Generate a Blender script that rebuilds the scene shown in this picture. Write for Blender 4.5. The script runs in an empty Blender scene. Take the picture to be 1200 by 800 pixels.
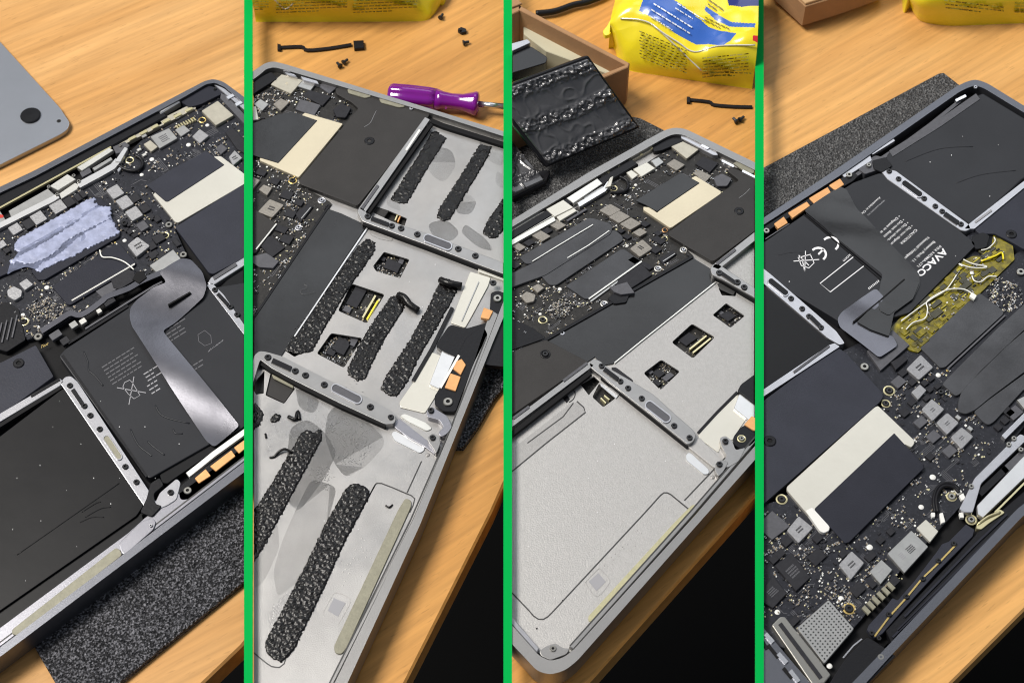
import bpy, bmesh, math, random
from mathutils import Vector, noise, geometry
D = bpy.data; SC = bpy.context.scene; COL = SC.collection
random.seed(7)
# ---------------------------------------------------------------- camera
TILT = math.radians(35); DIST = 0.867; LENS = 65.0; FPX = LENS/36*1200
cd = D.cameras.new('camera'); cam = D.objects.new('camera', cd); COL.objects.link(cam)
cd.lens = LENS; cd.sensor_width = 36; cd.clip_start = 0.02; cd.clip_end = 50
CP = Vector((0, -DIST*math.sin(TILT), DIST*math.cos(TILT)))
cam.location = CP; cam.rotation_euler = (TILT, 0, 0)
cd.dof.use_dof = True; cd.dof.focus_distance = 0.845; cd.dof.aperture_fstop = 20.0
SC.camera = cam
# ---------------------------------------------------------------- light
w = D.worlds.new('World'); SC.world = w; w.use_nodes = True
w.node_tree.nodes['Background'].inputs[0].default_value = (0.80, 0.87, 1.0, 1)
w.node_tree.nodes['Background'].inputs[1].default_value = 0.26
def area(name, loc, tgt, size, sy, energy, col):
    l = D.lights.new(name, 'AREA'); l.shape = 'RECTANGLE'; l.size = size; l.size_y = sy
    l.energy = energy; l.color = col
    o = D.objects.new(name, l); COL.objects.link(o); o.location = loc
    o.rotation_euler = (Vector(tgt)-Vector(loc)).to_track_quat('-Z', 'Y').to_euler()
area('ceiling_lamp', (-1.5, 0.3, 2.5), (0, 0, 0), 1.3, 1.0, 124, (1.0, 0.95, 0.88))
area('window_light', (0.35, 1.6, 1.75), (0, 0.05, 0), 1.7, 1.1, 11, (0.92, 0.96, 1.0))
SC.view_settings.view_transform = 'Standard'; SC.view_settings.look = 'None'
SC.view_settings.exposure = -0.1; SC.view_settings.gamma = 1
SC.render.engine = 'CYCLES'; SC.cycles.filter_width = 1.05
# ---------------------------------------------------------------- heights above the table (m)
MAT = .003; FLR = .0086; PCB = .0112; CH = .0124; BAT = .0136; RIB = .0139; RIM = .0145; DIV = .0152
def P(x, y, z=0.0):
    """the point at height z that the photograph shows at (x, y) of 1200 x 800"""
    dx, dy = x-600.0, 400.0-y
    c, s = math.cos(TILT), math.sin(TILT)
    d = Vector((dx, dy*c+FPX*s, dy*s-FPX*c))
    return CP + d*((z-CP.z)/d.z)
def scale_at(x, y, z=.01):
    return (P(x+1, y, z)-P(x, y, z)).length
# ---------------------------------------------------------------- materials
MATS = {}
def lin(c): return tuple((v/12.92 if v <= .04045 else ((v+.055)/1.055)**2.4) for v in c)
def mat(name, col, rough=.5, metal=0., var=.0, vs=60., bump=0., bs=300., spec=.5, coat=0., trans=0., rv=0., ang=0., stretch=1., speck=None, alpha=1., sheen=0.):
    m = D.materials.new(name); m.use_nodes = True; nt = m.node_tree; N = nt.nodes; L = nt.links
    b = N['Principled BSDF']; b.inputs['Base Color'].default_value = (*col, 1)
    b.inputs['Roughness'].default_value = rough; b.inputs['Metallic'].default_value = metal
    b.inputs['Specular IOR Level'].default_value = spec; b.inputs['Coat Weight'].default_value = coat
    b.inputs['Transmission Weight'].default_value = trans; b.inputs['Alpha'].default_value = alpha
    geo = N.new('ShaderNodeNewGeometry'); mp = N.new('ShaderNodeMapping'); mp.vector_type = 'POINT'
    L.new(geo.outputs['Position'], mp.inputs[0]); mp.inputs['Rotation'].default_value = (0, 0, math.radians(ang))
    mp.inputs['Scale'].default_value = (1, stretch, 1)
    def nz(scale, det=4, rough_=.6, off=0):
        n = N.new('ShaderNodeTexNoise'); n.inputs['Scale'].default_value = scale; n.inputs['Detail'].default_value = det
        n.inputs['Roughness'].default_value = rough_; L.new(mp.outputs[0], n.inputs['Vector']); return n
    last = None
    if var:
        n = nz(vs); r = N.new('ShaderNodeMapRange'); r.inputs[1].default_value = .3; r.inputs[2].default_value = .7
        r.inputs[3].default_value = 1-var; r.inputs[4].default_value = 1+var; L.new(n.outputs[0], r.inputs[0])
        mx = N.new('ShaderNodeVectorMath'); mx.operation = 'SCALE'; mx.inputs[0].default_value = col; L.new(r.outputs[0], mx.inputs['Scale'])
        last = mx.outputs[0]; L.new(last, b.inputs['Base Color'])
    if speck:
        scol, sscale, thr = speck
        n = nz(sscale, 2); g = N.new('ShaderNodeMath'); g.operation = 'GREATER_THAN'; g.inputs[1].default_value = thr; L.new(n.outputs[0], g.inputs[0])
        mx = N.new('ShaderNodeMix'); mx.data_type = 'RGBA'; L.new(g.outputs[0], mx.inputs[0])
        if last: L.new(last, mx.inputs[6])
        else: mx.inputs[6].default_value = (*col, 1)
        mx.inputs[7].default_value = (*scol, 1); L.new(mx.outputs[2], b.inputs['Base Color'])
    if rv:
        n = nz(vs*.7, 5); r = N.new('ShaderNodeMapRange'); r.inputs[1].default_value = .35; r.inputs[2].default_value = .65
        r.inputs[3].default_value = max(.04, rough-rv); r.inputs[4].default_value = min(1, rough+rv); L.new(n.outputs[0], r.inputs[0]); L.new(r.outputs[0], b.inputs['Roughness'])
    if bump:
        n = nz(bs, 5); bp = N.new('ShaderNodeBump'); bp.inputs['Strength'].default_value = bump; bp.inputs['Distance'].default_value = .0004
        L.new(n.outputs[0], bp.inputs['Height']); L.new(bp.outputs[0], b.inputs['Normal'])
    MATS[name] = m; return m
def wood(name, light, dark, ang, knot=1.):
    m = D.materials.new(name); m.use_nodes = True; nt = m.node_tree; N = nt.nodes; L = nt.links; b = N['Principled BSDF']
    geo = N.new('ShaderNodeNewGeometry'); r0 = N.new('ShaderNodeVectorRotate'); r0.rotation_type = 'Z_AXIS'; r0.inputs['Angle'].default_value = math.radians(-ang)
    L.new(geo.outputs['Position'], r0.inputs[0])
    def nz(scale, vec, det=4, dist=0.):
        mp = N.new('ShaderNodeMapping'); mp.inputs['Scale'].default_value = vec; L.new(r0.outputs[0], mp.inputs[0])
        n = N.new('ShaderNodeTexNoise'); n.inputs['Scale'].default_value = scale; n.inputs['Detail'].default_value = det; n.inputs['Distortion'].default_value = dist
        L.new(mp.outputs[0], n.inputs['Vector']); return n
    a = nz(34, (.10, 1, 1), 4, .5); f = nz(330, (.05, 1, 1), 6); fl = nz(900, (.14, 1, 1), 2)
    cr = N.new('ShaderNodeValToRGB'); e = cr.color_ramp.elements
    e[0].position = .34; e[0].color = (*dark, 1); e[1].position = .62; e[1].color = (*light, 1); L.new(a.outputs[0], cr.inputs[0])
    mr = N.new('ShaderNodeMapRange'); mr.inputs[1].default_value = .3; mr.inputs[2].default_value = .7; mr.inputs[3].default_value = .82; mr.inputs[4].default_value = 1.12; L.new(f.outputs[0], mr.inputs[0])
    m2 = N.new('ShaderNodeMapRange'); m2.inputs[1].default_value = .62; m2.inputs[2].default_value = .72; m2.inputs[3].default_value = 1; m2.inputs[4].default_value = .80; L.new(fl.outputs[0], m2.inputs[0])
    mu = N.new('ShaderNodeMath'); mu.operation = 'MULTIPLY'; L.new(mr.outputs[0], mu.inputs[0]); L.new(m2.outputs[0], mu.inputs[1])
    sc = N.new('ShaderNodeVectorMath'); sc.operation = 'SCALE'; L.new(cr.outputs[0], sc.inputs[0]); L.new(mu.outputs[0], sc.inputs['Scale']); L.new(sc.outputs[0], b.inputs['Base Color'])
    b.inputs['Roughness'].default_value = .5; b.inputs['Specular IOR Level'].default_value = .28
    bp = N.new('ShaderNodeBump'); bp.inputs['Strength'].default_value = .25; bp.inputs['Distance'].default_value = .0003; L.new(f.outputs[0], bp.inputs['Height']); L.new(bp.outputs[0], b.inputs['Normal'])
    MATS[name] = m; return m
def foam(name, base, hi):
    """soft black foam: pitted relief whose raised grains are paler"""
    m = mat(name, base, .62, bump=.0); nt = m.node_tree; N = nt.nodes; L = nt.links; b = N['Principled BSDF']
    geo = N.new('ShaderNodeNewGeometry')
    v = N.new('ShaderNodeTexVoronoi'); v.inputs['Scale'].default_value = 1000; v.inputs['Randomness'].default_value = 1; L.new(geo.outputs['Position'], v.inputs['Vector'])
    n = N.new('ShaderNodeTexNoise'); n.inputs['Scale'].default_value = 1150; n.inputs['Detail'].default_value = 3; L.new(geo.outputs['Position'], n.inputs['Vector'])
    cr = N.new('ShaderNodeValToRGB'); e = cr.color_ramp.elements; e[0].position = .46; e[0].color = (*base, 1); e[1].position = .76; e[1].color = (*hi, 1); L.new(n.outputs[0], cr.inputs[0]); L.new(cr.outputs[0], b.inputs['Base Color'])
    ad = N.new('ShaderNodeMath'); ad.operation = 'ADD'; L.new(v.outputs[0], ad.inputs[0]); L.new(n.outputs[0], ad.inputs[1])
    bp = N.new('ShaderNodeBump'); bp.inputs['Strength'].default_value = 1; bp.inputs['Distance'].default_value = .0012; L.new(ad.outputs[0], bp.inputs['Height']); L.new(bp.outputs[0], b.inputs['Normal'])
    return m
wood('wood_a', (.64, .36, .135), (.54, .28, .090), 32)
wood('wood_b', (.63, .32, .088), (.49, .235, .060), 38)
wood('wood_c', (.66, .33, .085), (.52, .24, .058), 38)
wood('wood_d', (.74, .41, .140), (.62, .32, .098), 36)
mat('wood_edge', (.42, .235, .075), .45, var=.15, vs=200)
foam('foam_dark', (.005, .005, .007), (.30, .30, .33)); foam('foam_grey', (.045, .045, .047), (.24, .24, .24))
mat('space_grey', (.15, .155, .175), .36, .85, var=.05, vs=40, bump=.12, bs=2500)
mat('space_grey_warm', (.30, .295, .29), .38, .8, var=.05, vs=40, bump=.12, bs=2500)
mat('rail_grey', (.27, .27, .30), .36, .7, var=.05, vs=80, bump=.12, bs=2500)
mat('cover_grey', (.38, .40, .44), .30, .75, var=.04, vs=30, bump=.08, bs=2500)
mat('alu', (.46, .46, .485), .30, .75, var=.06, vs=120, bump=.1, bs=1500)
mat('plate_grey', (.046, .047, .052), .34, .1, var=.3, vs=45, bump=.15, bs=900, rv=.1, spec=.4)
mat('paste_thin', (.22, .25, .38), .4, 0, var=.4, vs=200, alpha=.42)
mat('alu_warm', (.33, .325, .32), .32, .7, var=.06, vs=120, bump=.1, bs=1500)
mat('kapton_dark', (.030, .026, .004), .18, 0, var=.4, vs=260, bump=.5, bs=260)
mat('kapton_bright', (.42, .36, .02), .18, 0, var=.4, vs=260, bump=.5, bs=260)
mat('alu_bright', (.70, .70, .70), .34, .8, var=.04, vs=120)
mat('tray', (.375, .368, .362), .40, .55, var=.10, vs=45, rv=.14, bump=.22, bs=2200)
mat('tray_plain', (.43, .42, .408), .42, .5, var=.06, vs=700, bump=.35, bs=1500)
mat('tray_recess', (.36, .35, .34), .42, .55, var=.06, vs=500, bump=.3, bs=1500)
mat('stain', (.25, .245, .24), .2, .4, var=.12, vs=90, alpha=.09)
mat('nickel', (.72, .71, .66), .33, .7, var=.05, vs=80, bump=.15, bs=800)
mat('cream', (.62, .60, .53), .34, .45, var=.04, vs=40, bump=.1, bs=400)
mat('cream_warm', (.62, .55, .40), .34, .35, var=.05, vs=40, bump=.1, bs=400)
mat('tan_bright', (.42, .40, .25), .5, .2, var=.10, vs=400, bump=.3, bs=900)
mat('tan_strip', (.25, .24, .18), .55, .2, var=.12, vs=400, bump=.3, bs=900)
mat('pcb', (.020, .021, .027), .38, 0, var=.25, vs=500, bump=.35, bs=900, speck=((.07, .07, .085), 900, .66), spec=.22)
mat('pcb_warm', (.026, .025, .024), .42, 0, var=.25, vs=500, bump=.35, bs=900, speck=((.08, .075, .07), 900, .66), spec=.22)  # same board; the middle views' warmer light is put into its colour
mat('sheet_blue', (.030, .032, .044), .42, 0, var=.10, vs=70, bump=.22, bs=1200, spec=.22)
mat('sheet_blue_dark', (.020, .021, .030), .40, 0, var=.10, vs=70, bump=.2, bs=1200, spec=.22)
mat('sheet_warm', (.036, .034, .033), .42, 0, var=.10, vs=70, bump=.2, bs=1200, spec=.22)  # warm copy of the dark sheet, tinted for the middle views' light
mat('film', (.007, .007, .008), .36, 0, var=.1, vs=30, bump=.12, bs=60, rv=.03, spec=.22)
mat('film_soft', (.024, .025, .029), .36, 0, var=.1, vs=30, bump=.12, bs=50, rv=.03, spec=.22)
mat('black_plastic', (.010, .010, .012), .35, bump=.2, bs=900, spec=.22)
mat('black_matte', (.006, .006, .007), .7, spec=.22)
mat('inductor', (.33, .33, .34), .42, .5, var=.12, vs=900, bump=.4, bs=1200)
mat('inductor_warm', (.27, .25, .22), .42, .5, var=.12, vs=900, bump=.4, bs=1200)
mat('can', (.40, .40, .39), .35, .7, var=.08, vs=300)
mat('can_warm', (.47, .44, .36), .38, .5, var=.08, vs=300)
mat('chip', (.022, .022, .026), .45, var=.15, vs=600, bump=.2, bs=900, spec=.22)
mat('chip_grey', (.075, .075, .085), .4, var=.15, vs=600)
mat('ink_grey', (.30, .30, .32), .6)
mat('ink_dim', (.085, .085, .095), .5)
mat('ink_white', (.78, .78, .80), .5)
mat('silver', (.72, .72, .74), .25, .9)
mat('solder', (.42, .42, .42), .3, .8)
mat('ceramic', (.22, .17, .11), .5)
mat('gold', (.68, .50, .18), .3, .8)
mat('gold_pale', (.66, .60, .36), .3, .7)
mat('white_plastic', (.75, .75, .72), .45)
mat('copper', (.74, .38, .15), .42, .35, var=.08, vs=150, bump=.2, bs=500)
mat('steel_screw', (.34, .33, .30), .3, .8)
mat('black_screw', (.030, .030, .032), .28, .5)
mat('flex_silver', (.15, .15, .17), .27, .8, var=.12, vs=40, bump=.15, bs=120, rv=.04)
mat('flex_dark', (.018, .018, .019), .22, .15, var=.2, vs=40, bump=.2, bs=90, rv=.06)
mat('foil', (.085, .085, .09), .24, .25, var=.2, vs=70, bump=.5, bs=260, coat=.5)
mat('glue', (.0045, .004, .004), .27, 0, spec=.38, bump=.5, bs=700)
mat('paste', (.31, .34, .48), .36, .05, var=.22, vs=260, bump=.3, bs=500)
mat('kapton', (.17, .14, .002), .20, 0, var=.85, vs=260, bump=.6, bs=260, spec=.35)
mat('kapton_clear', (.42, .34, .02), .12, 0, var=.3, vs=180, bump=.4, bs=260, coat=.4, alpha=.45)
mat('wire_white', (.80, .80, .74), .4)
mat('rubber_foot', (.006, .006, .007), .25)
mat('purple', (.24, .008, .33), .12, 0, spec=.6, coat=.4, trans=.35)
mat('purple_dark', (.06, .006, .11), .15, 0, spec=.6, coat=.4)
mat('pack_yellow', (.82, .68, .020), .24, 0, var=.04, vs=40, coat=.35, bump=.25, bs=70)
mat('pack_clear_seam', (.70, .68, .58), .15, .3, coat=.5, bump=.5, bs=200)
mat('pack_blue', (.035, .12, .46), .24, coat=.35)
mat('pack_navy', (.02, .03, .16), .24, coat=.35)
mat('pack_red', (.6, .02, .03), .24, coat=.35)
mat('pack_ink', (.20, .165, .02), .35)
mat('pack_ink_white', (.7, .75, .82), .35)
mat('card', (.36, .20, .095), .8, var=.08, vs=80, bump=.3, bs=600)
mat('card_inside', (.50, .47, .34), .8, var=.08, vs=30)
mat('card_edge', (.50, .31, .15), .8)
mat('divider_green', (.0, .37, .065), .7, spec=0.05)
mat('red_mark', (.5, .02, .01), .5)
mat('floor_dark', (.0015, .0015, .0015), .9, spec=.1)
mat('groove', (.05, .05, .05), .5, .3)
M = lambda n: MATS[n]
# ---------------------------------------------------------------- bays and building tools
BAYS = {1: (-70, 286), 2: (296, 590), 3: (600, 885), 4: (895, 1275)}
CUR = {'bay': 1, 'parent': None, 'occ': []}
AX = {1: (lambda x, y: -28-10*(y-150)/540, lambda x, y: 50+6*(y-200)/350),
      2: (lambda x, y: 14.5+11.5*(y-100)/350, lambda x, y: 123-8*(x-350)/150),
      3: (lambda x, y: 27+10*(y-170)/310, lambda x, y: 152-17*(y-200)/450),
      4: (lambda x, y: -35-9*(y-200)/520, lambda x, y: 36+10*(y-230)/480)}
def planes(bay):
    a, b = BAYS[bay]; out = []
    for x, s in ((a, 1), (b, -1)):
        p, q = P(x, -50, DIV), P(x, 850, DIV); d = (q-p).normalized(); n = Vector((-d.y, d.x, 0))*s
        if n.dot(P(x+50*s, 400, DIV)-p) < 0: n = -n
        out.append((Vector((p.x, p.y, 0)), n))
    return out
PL = {k: planes(k) for k in BAYS}
KB = dict(BAYS); BAYS.update({1: (-70, 290.9), 2: (291.1, 594.9), 3: (595.1, 892.9), 4: (893.1, 1275)}); PLT = {k: planes(k) for k in BAYS}; BAYS.update(KB)
def inside(co, bay=None):
    return all((co-p).dot(n) >= 0 for p, n in PL[bay or CUR['bay']])
def clip(bm, fill=True):
    for p, n in PL[CUR['bay']]:
        ds = [(v.co-p).dot(n) for v in bm.verts]
        if not ds or max(ds) <= 1e-6: return False
        if min(ds) < -1e-6:
            r = bmesh.ops.bisect_plane(bm, geom=bm.verts[:]+bm.edges[:]+bm.faces[:], dist=1e-7, plane_co=p, plane_no=-n, clear_outer=True)
            if fill:
                e = [g for g in r['geom_cut'] if isinstance(g, bmesh.types.BMEdge) and g.is_valid and g.is_boundary]
                if e:
                    try: bmesh.ops.holes_fill(bm, edges=e, sides=0)
                    except Exception: pass
    return len(bm.faces) > 0
def base_of(parent):
    v = Vector((0, 0, 0)); o = parent
    while o: v += o.location; o = o.parent
    return v
def mk(name, bm, m, parent='cur', fill=True, smooth=False, label=None, kind=None, doclip=True):
    if doclip and not clip(bm, fill): bm.free(); return None
    if parent == 'cur': parent = CUR['parent']
    lo = Vector([min(v.co[i] for v in bm.verts) for i in range(3)]); hi = Vector([max(v.co[i] for v in bm.verts) for i in range(3)])
    c = Vector(((lo.x+hi.x)/2, (lo.y+hi.y)/2, lo.z))
    for v in bm.verts: v.co -= c
    if smooth:
        for f in bm.faces: f.smooth = True
    me = D.meshes.new(name); bm.to_mesh(me); bm.free()
    for mm in (m if isinstance(m, (list, tuple)) else [m]): me.materials.append(M(mm))
    o = D.objects.new(name, me); COL.objects.link(o); o.parent = parent; o.location = c-base_of(parent)
    if label: o['label'] = label
    if kind: o['kind'] = kind
    return o
def S(s):
    return s if not isinstance(s, str) else [tuple(map(float, t.split(','))) for t in s.split()]
def rnd(pts, r, seg=4):
    if r <= 0: return pts
    out = []; n = len(pts)
    for i in range(n):
        p = Vector(pts[i]); a = Vector(pts[i-1])-p; b = Vector(pts[(i+1) % n])-p
        la, lb = a.length, b.length
        if la < 1e-6 or lb < 1e-6: continue
        k = min(r, la*.45, lb*.45); s = p+a/la*k; e = p+b/lb*k
        for j in range(seg+1):
            t = j/seg; out.append(tuple(s*(1-t)**2+p*2*t*(1-t)+e*t*t))
    return out
def ccw(w):
    a = sum(w[i-1].x*w[i].y-w[i].x*w[i-1].y for i in range(len(w)))
    return w if a > 0 else w[::-1]
def inset(w, d):
    n = len(w); out = []
    for i in range(n):
        a, p, b = w[i-1], w[i], w[(i+1) % n]
        e1 = (p-a).xy; e2 = (b-p).xy
        if e1.length < 1e-9 or e2.length < 1e-9: out.append(p.copy()); continue
        n1 = Vector((-e1.y, e1.x)).normalized(); n2 = Vector((-e2.y, e2.x)).normalized()
        m_ = n1+n2
        if m_.length < .2: out.append(p.copy()); continue
        m_.normalize(); k = d/max(.5, m_.dot(n1)); out.append(Vector((p.x+m_.x*k, p.y+m_.y*k, p.z)))
    return out
def prism_w(w, z0, z1, c=0, holes=(), bm=None, mi=0, pocket=None):
    bm = bm or bmesh.new(); w = ccw(w); f0 = len(bm.faces)
    def ring(pts, z): return [bm.verts.new((p.x, p.y, z)) for p in pts]
    top = inset(w, c) if c else w
    rt = ring(top, z1); rm = ring(w, z1-c) if c else rt; rb = ring(w, z0); n = len(w); fs = []
    for i in range(n):
        j = (i+1) % n
        if c: fs.append(bm.faces.new((rm[i], rm[j], rt[j], rt[i])))
        fs.append(bm.faces.new((rb[i], rb[j], rm[j], rm[i])))
    if not holes:
        fs.append(bm.faces.new(rt)); fs.append(bm.faces.new(rb[::-1]))
    else:
        hv = []; hb = []
        for h in holes:
            h = ccw(h)[::-1]; a = ring(h, z1); b = ring(h, z0 if pocket is None else pocket); k = len(h); hv.append(a); hb.append(b)
            for i in range(k):
                j = (i+1) % k; fs.append(bm.faces.new((b[i], b[j], a[j], a[i])))
        if pocket is not None:
            fs.append(bm.faces.new(rb[::-1])); 
            for b in hb: fs.append(bm.faces.new(b[::-1]))
        for rings, flip in ((([rt]+hv, False), ([rb]+hb, True)) if pocket is None else (([rt]+hv, False),)):
            flat = [v for r in rings for v in r]
            for t in geometry.tessellate_polygon([[v.co for v in r] for r in rings]):
                tr = [flat[i] for i in t]
                nn = (tr[1].co-tr[0].co).cross(tr[2].co-tr[0].co).z
                if abs(nn) < 1e-14: continue
                if (nn < 0) != flip: tr.reverse()
                try: fs.append(bm.faces.new(tr))
                except ValueError: pass
    if mi:
        for f in fs: f.material_index = mi
    return bm
def occ(pts): CUR['occ'].append([Vector(p) for p in pts])
def T(name, pts, z0, z1, m, parent='cur', r=0, c=.00018, holes=(), label=None, bev=0, kind=None, o_=False, pocket=None):
    """a plate whose top face at height z1 has the outline pts in the photograph"""
    pts = rnd(S(pts), r); w = [P(x, y, z1) for x, y in pts]
    hw = [[P(x, y, z1) for x, y in rnd(S(h[0]), h[1])] for h in holes]
    if o_: occ(pts)
    bm = prism_w(w, z0, z1, 0 if bev else c, hw, pocket=pocket)
    o = mk(name, bm, m, parent, label=label, kind=kind)
    if o and bev:
        md = o.modifiers.new('bevel', 'BEVEL'); md.width = bev; md.segments = 3; md.limit_method = 'ANGLE'; md.angle_limit = .6
    return o
def ax(x, y):
    a, b = AX[CUR['bay']]; a = math.radians(a(x, y)); b = math.radians(b(x, y))
    return Vector((math.cos(a), math.sin(a))), Vector((math.cos(b), math.sin(b)))
def quad(x, y, w_, h_, da=0):
    u, v = ax(x, y); u = u*w_/2; v = v*h_/2; p = Vector((x, y))
    return [tuple(p-u-v), tuple(p+u-v), tuple(p+u+v), tuple(p-u+v)]
def B(name, x, y, w_, h_, m, z0=PCB, z1=CH, parent='cur', c=.00015, r=0, o_=True):
    """a box lying square to the laptop: w_ along its long side, h_ across, in photo pixels"""
    return T(name, quad(x, y, w_, h_), z0, z1, m, parent, r=r, c=c, o_=o_)
def Q4(name, pts, m, z0=PCB, z1=CH, parent='cur', c=.0002, r=0):
    return T(name, pts, z0, z1, m, parent, r=r, c=c, o_=True)
def mark(x, y, w_, h_, z, m, n=3, parent='cur', name='marking'):
    """printed code on a component: short strokes too small to read"""
    bm = bmesh.new(); u, v = ax(x, y); rr = random.Random(int(x*7+y*13))
    for k in range(n):
        t = -w_/2
        while t < w_/2:
            l = rr.uniform(.06, .16)*w_
            cx, cy = Vector((x, y))+u*(t+l/2)+v*((k+.5)/n-.5)*h_
            pp = [Vector((cx, cy))+u*sx*l/2+v*sy*h_/n*.28 for sx, sy in ((-1, -1), (1, -1), (1, 1), (-1, 1))]
            prism_w([P(q.x, q.y, z) for q in pp], z, z+.00004, bm=bm); t += l*1.35
    return mk(name, bm, m, parent, kind='stuff')
def path_w(pts, n=0):
    pts = [Vector(p) for p in S(pts)]
    if not n: return pts
    out = []
    for i in range(len(pts)-1):
        p0 = pts[max(i-1, 0)]; p1 = pts[i]; p2 = pts[i+1]; p3 = pts[min(i+2, len(pts)-1)]
        for k in range(n):
            t = k/n; out.append(.5*((2*p1)+(-p0+p2)*t+(2*p0-5*p1+4*p2-p3)*t*t+(-p0+3*p1-3*p2+p3)*t**3))
    out.append(pts[-1]); return out
def bar(name, pts, wd, z0, z1, m, parent='cur', n=0, c=.0001, label=None):
    """a flat strip of width wd pixels along a path"""
    pp = path_w(pts, n); L_, R_ = [], []
    for i, p in enumerate(pp):
        d = (pp[min(i+1, len(pp)-1)]-pp[max(i-1, 0)]).normalized(); q = Vector((-d.y, d.x))*wd/2
        L_.append(tuple((p+q)[:2])); R_.append(tuple((p-q)[:2]))
    bm = bmesh.new(); wl = [P(x, y, z1) for x, y in L_]; wr = [P(x, y, z1) for x, y in R_]
    rows = []
    for a_, b_ in zip(wl, wr):
        rows.append([bm.verts.new((a_.x, a_.y, z0)), bm.verts.new((a_.x, a_.y, z1)), bm.verts.new((b_.x, b_.y, z1)), bm.verts.new((b_.x, b_.y, z0))])
    for a_, b_ in zip(rows, rows[1:]):
        for k in range(4): bm.faces.new((a_[k], b_[k], b_[(k+1) % 4], a_[(k+1) % 4]))
    bm.faces.new(rows[0]); bm.faces.new(rows[-1][::-1]); bmesh.ops.recalc_face_normals(bm, faces=bm.faces)
    return mk(name, bm, m, parent, label=label)
def tube(name, pts, rad, m, parent='cur', n=4, sides=8, label=None, kind=None):
    """a round wire; pts are (x, y, z) with x, y in photo pixels and z in metres"""
    pp = path_w([p for p in pts], n); w = [P(p[0], p[1], p[2]) for p in pp]; bm = bmesh.new(); rings = []
    for i, p in enumerate(w):
        d = (w[min(i+1, len(w)-1)]-w[max(i-1, 0)]).normalized(); u = d.cross(Vector((0, 0, 1))).normalized(); v = u.cross(d)
        rings.append([bm.verts.new(p+(u*math.cos(a)+v*math.sin(a))*rad) for a in [2*math.pi*k/sides for k in range(sides)]])
    for a, b in zip(rings, rings[1:]):
        for k in range(sides): bm.faces.new((a[k], a[(k+1) % sides], b[(k+1) % sides], b[k]))
    bm.faces.new(rings[0][::-1]); bm.faces.new(rings[-1]); bmesh.ops.recalc_face_normals(bm, faces=bm.faces)
    return mk(name, bm, m, parent, smooth=True, label=label, kind=kind)
LATHE = {}
def lathe(name, x, y, prof, mats, z, parent='cur', seg=18, key=None, label=None):
    """prof: (radius mm, height mm, material index) rings"""
    co = P(x, y, z+prof[0][1]*.001)
    co.z = z
    rmax = max(p[0] for p in prof)*.001
    if any((co-p).dot(n) < rmax*.8 for p, n in PL[CUR['bay']]): return None
    k = (name, tuple(prof), tuple(mats), seg)
    if k not in LATHE:
        bm = bmesh.new(); rings = []
        for r_, h_, _ in prof:
            rings.append([bm.verts.new((r_*.001*math.cos(2*math.pi*i/seg), r_*.001*math.sin(2*math.pi*i/seg), h_*.001)) for i in range(seg)] if r_ > 0 else [bm.verts.new((0, 0, h_*.001))])
        for (a, b, pr) in zip(rings, rings[1:], prof[1:]):
            for i in range(seg):
                j = (i+1) % seg
                if len(b) == 1: f = bm.faces.new((a[i], a[j], b[0]))
                elif len(a) == 1: f = bm.faces.new((a[0], b[j], b[i]))
                else: f = bm.faces.new((a[i], a[j], b[j], b[i]))
                f.material_index = pr[2]; f.smooth = False
        me = D.meshes.new(name); bm.to_mesh(me); bm.free()
        for mm in mats: me.materials.append(M(mm))
        LATHE[k] = me
    if parent == 'cur': parent = CUR['parent']
    o = D.objects.new(name, LATHE[k]); COL.objects.link(o); o.parent = parent; o.location = co-base_of(parent)
    if label: o['label'] = label
    return o
def screw(x, y, rp=3.2, z=RIB, col='black_screw', parent='cur', name='screw'):
    s = round(rp*scale_at(x, y)*1000*5)/5
    occ([(x-rp, y-rp), (x+rp, y-rp), (x+rp, y+rp), (x-rp, y+rp)])
    return lathe(name, x, y, [(s, 0, 0), (s, .5, 0), (s*.86, .75, 0), (s*.42, .75, 0), (s*.36, .3, 1), (0, .25, 1)], (col, 'black_matte'), z, parent)
def ring(x, y, rp=5, z=PCB, m='gold', parent='cur', sm='black_screw'):
    s = round(rp*scale_at(x, y)*1000*5)/5
    o = lathe('screw_ring', x, y, [(s, 0, 0), (s, .25, 0), (s*.8, .35, 0), (s*.72, .3, 0), (s*.7, .05, 0), (0, .05, 1)], (m, 'black_matte'), z, parent)
    screw(x, y, rp*.62, z+.0002, sm, parent); return o
def dot(x, y, rp, z, m='solder', parent='cur', name='test_pad'):
    s = round(rp*scale_at(x, y)*1000*5)/5
    return lathe(name, x, y, [(s, 0, 0), (s, .15, 0), (s*.6, .4, 0), (0, .45, 0)], (m,), z, parent, 12)
def pip(x, y, poly):
    c = False; n = len(poly)
    for i in range(n):
        a, b = poly[i-1], poly[i]
        if (a[1] > y) != (b[1] > y) and x < (b[0]-a[0])*(y-a[1])/(b[1]-a[1])+a[0]: c = not c
    return c
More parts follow.
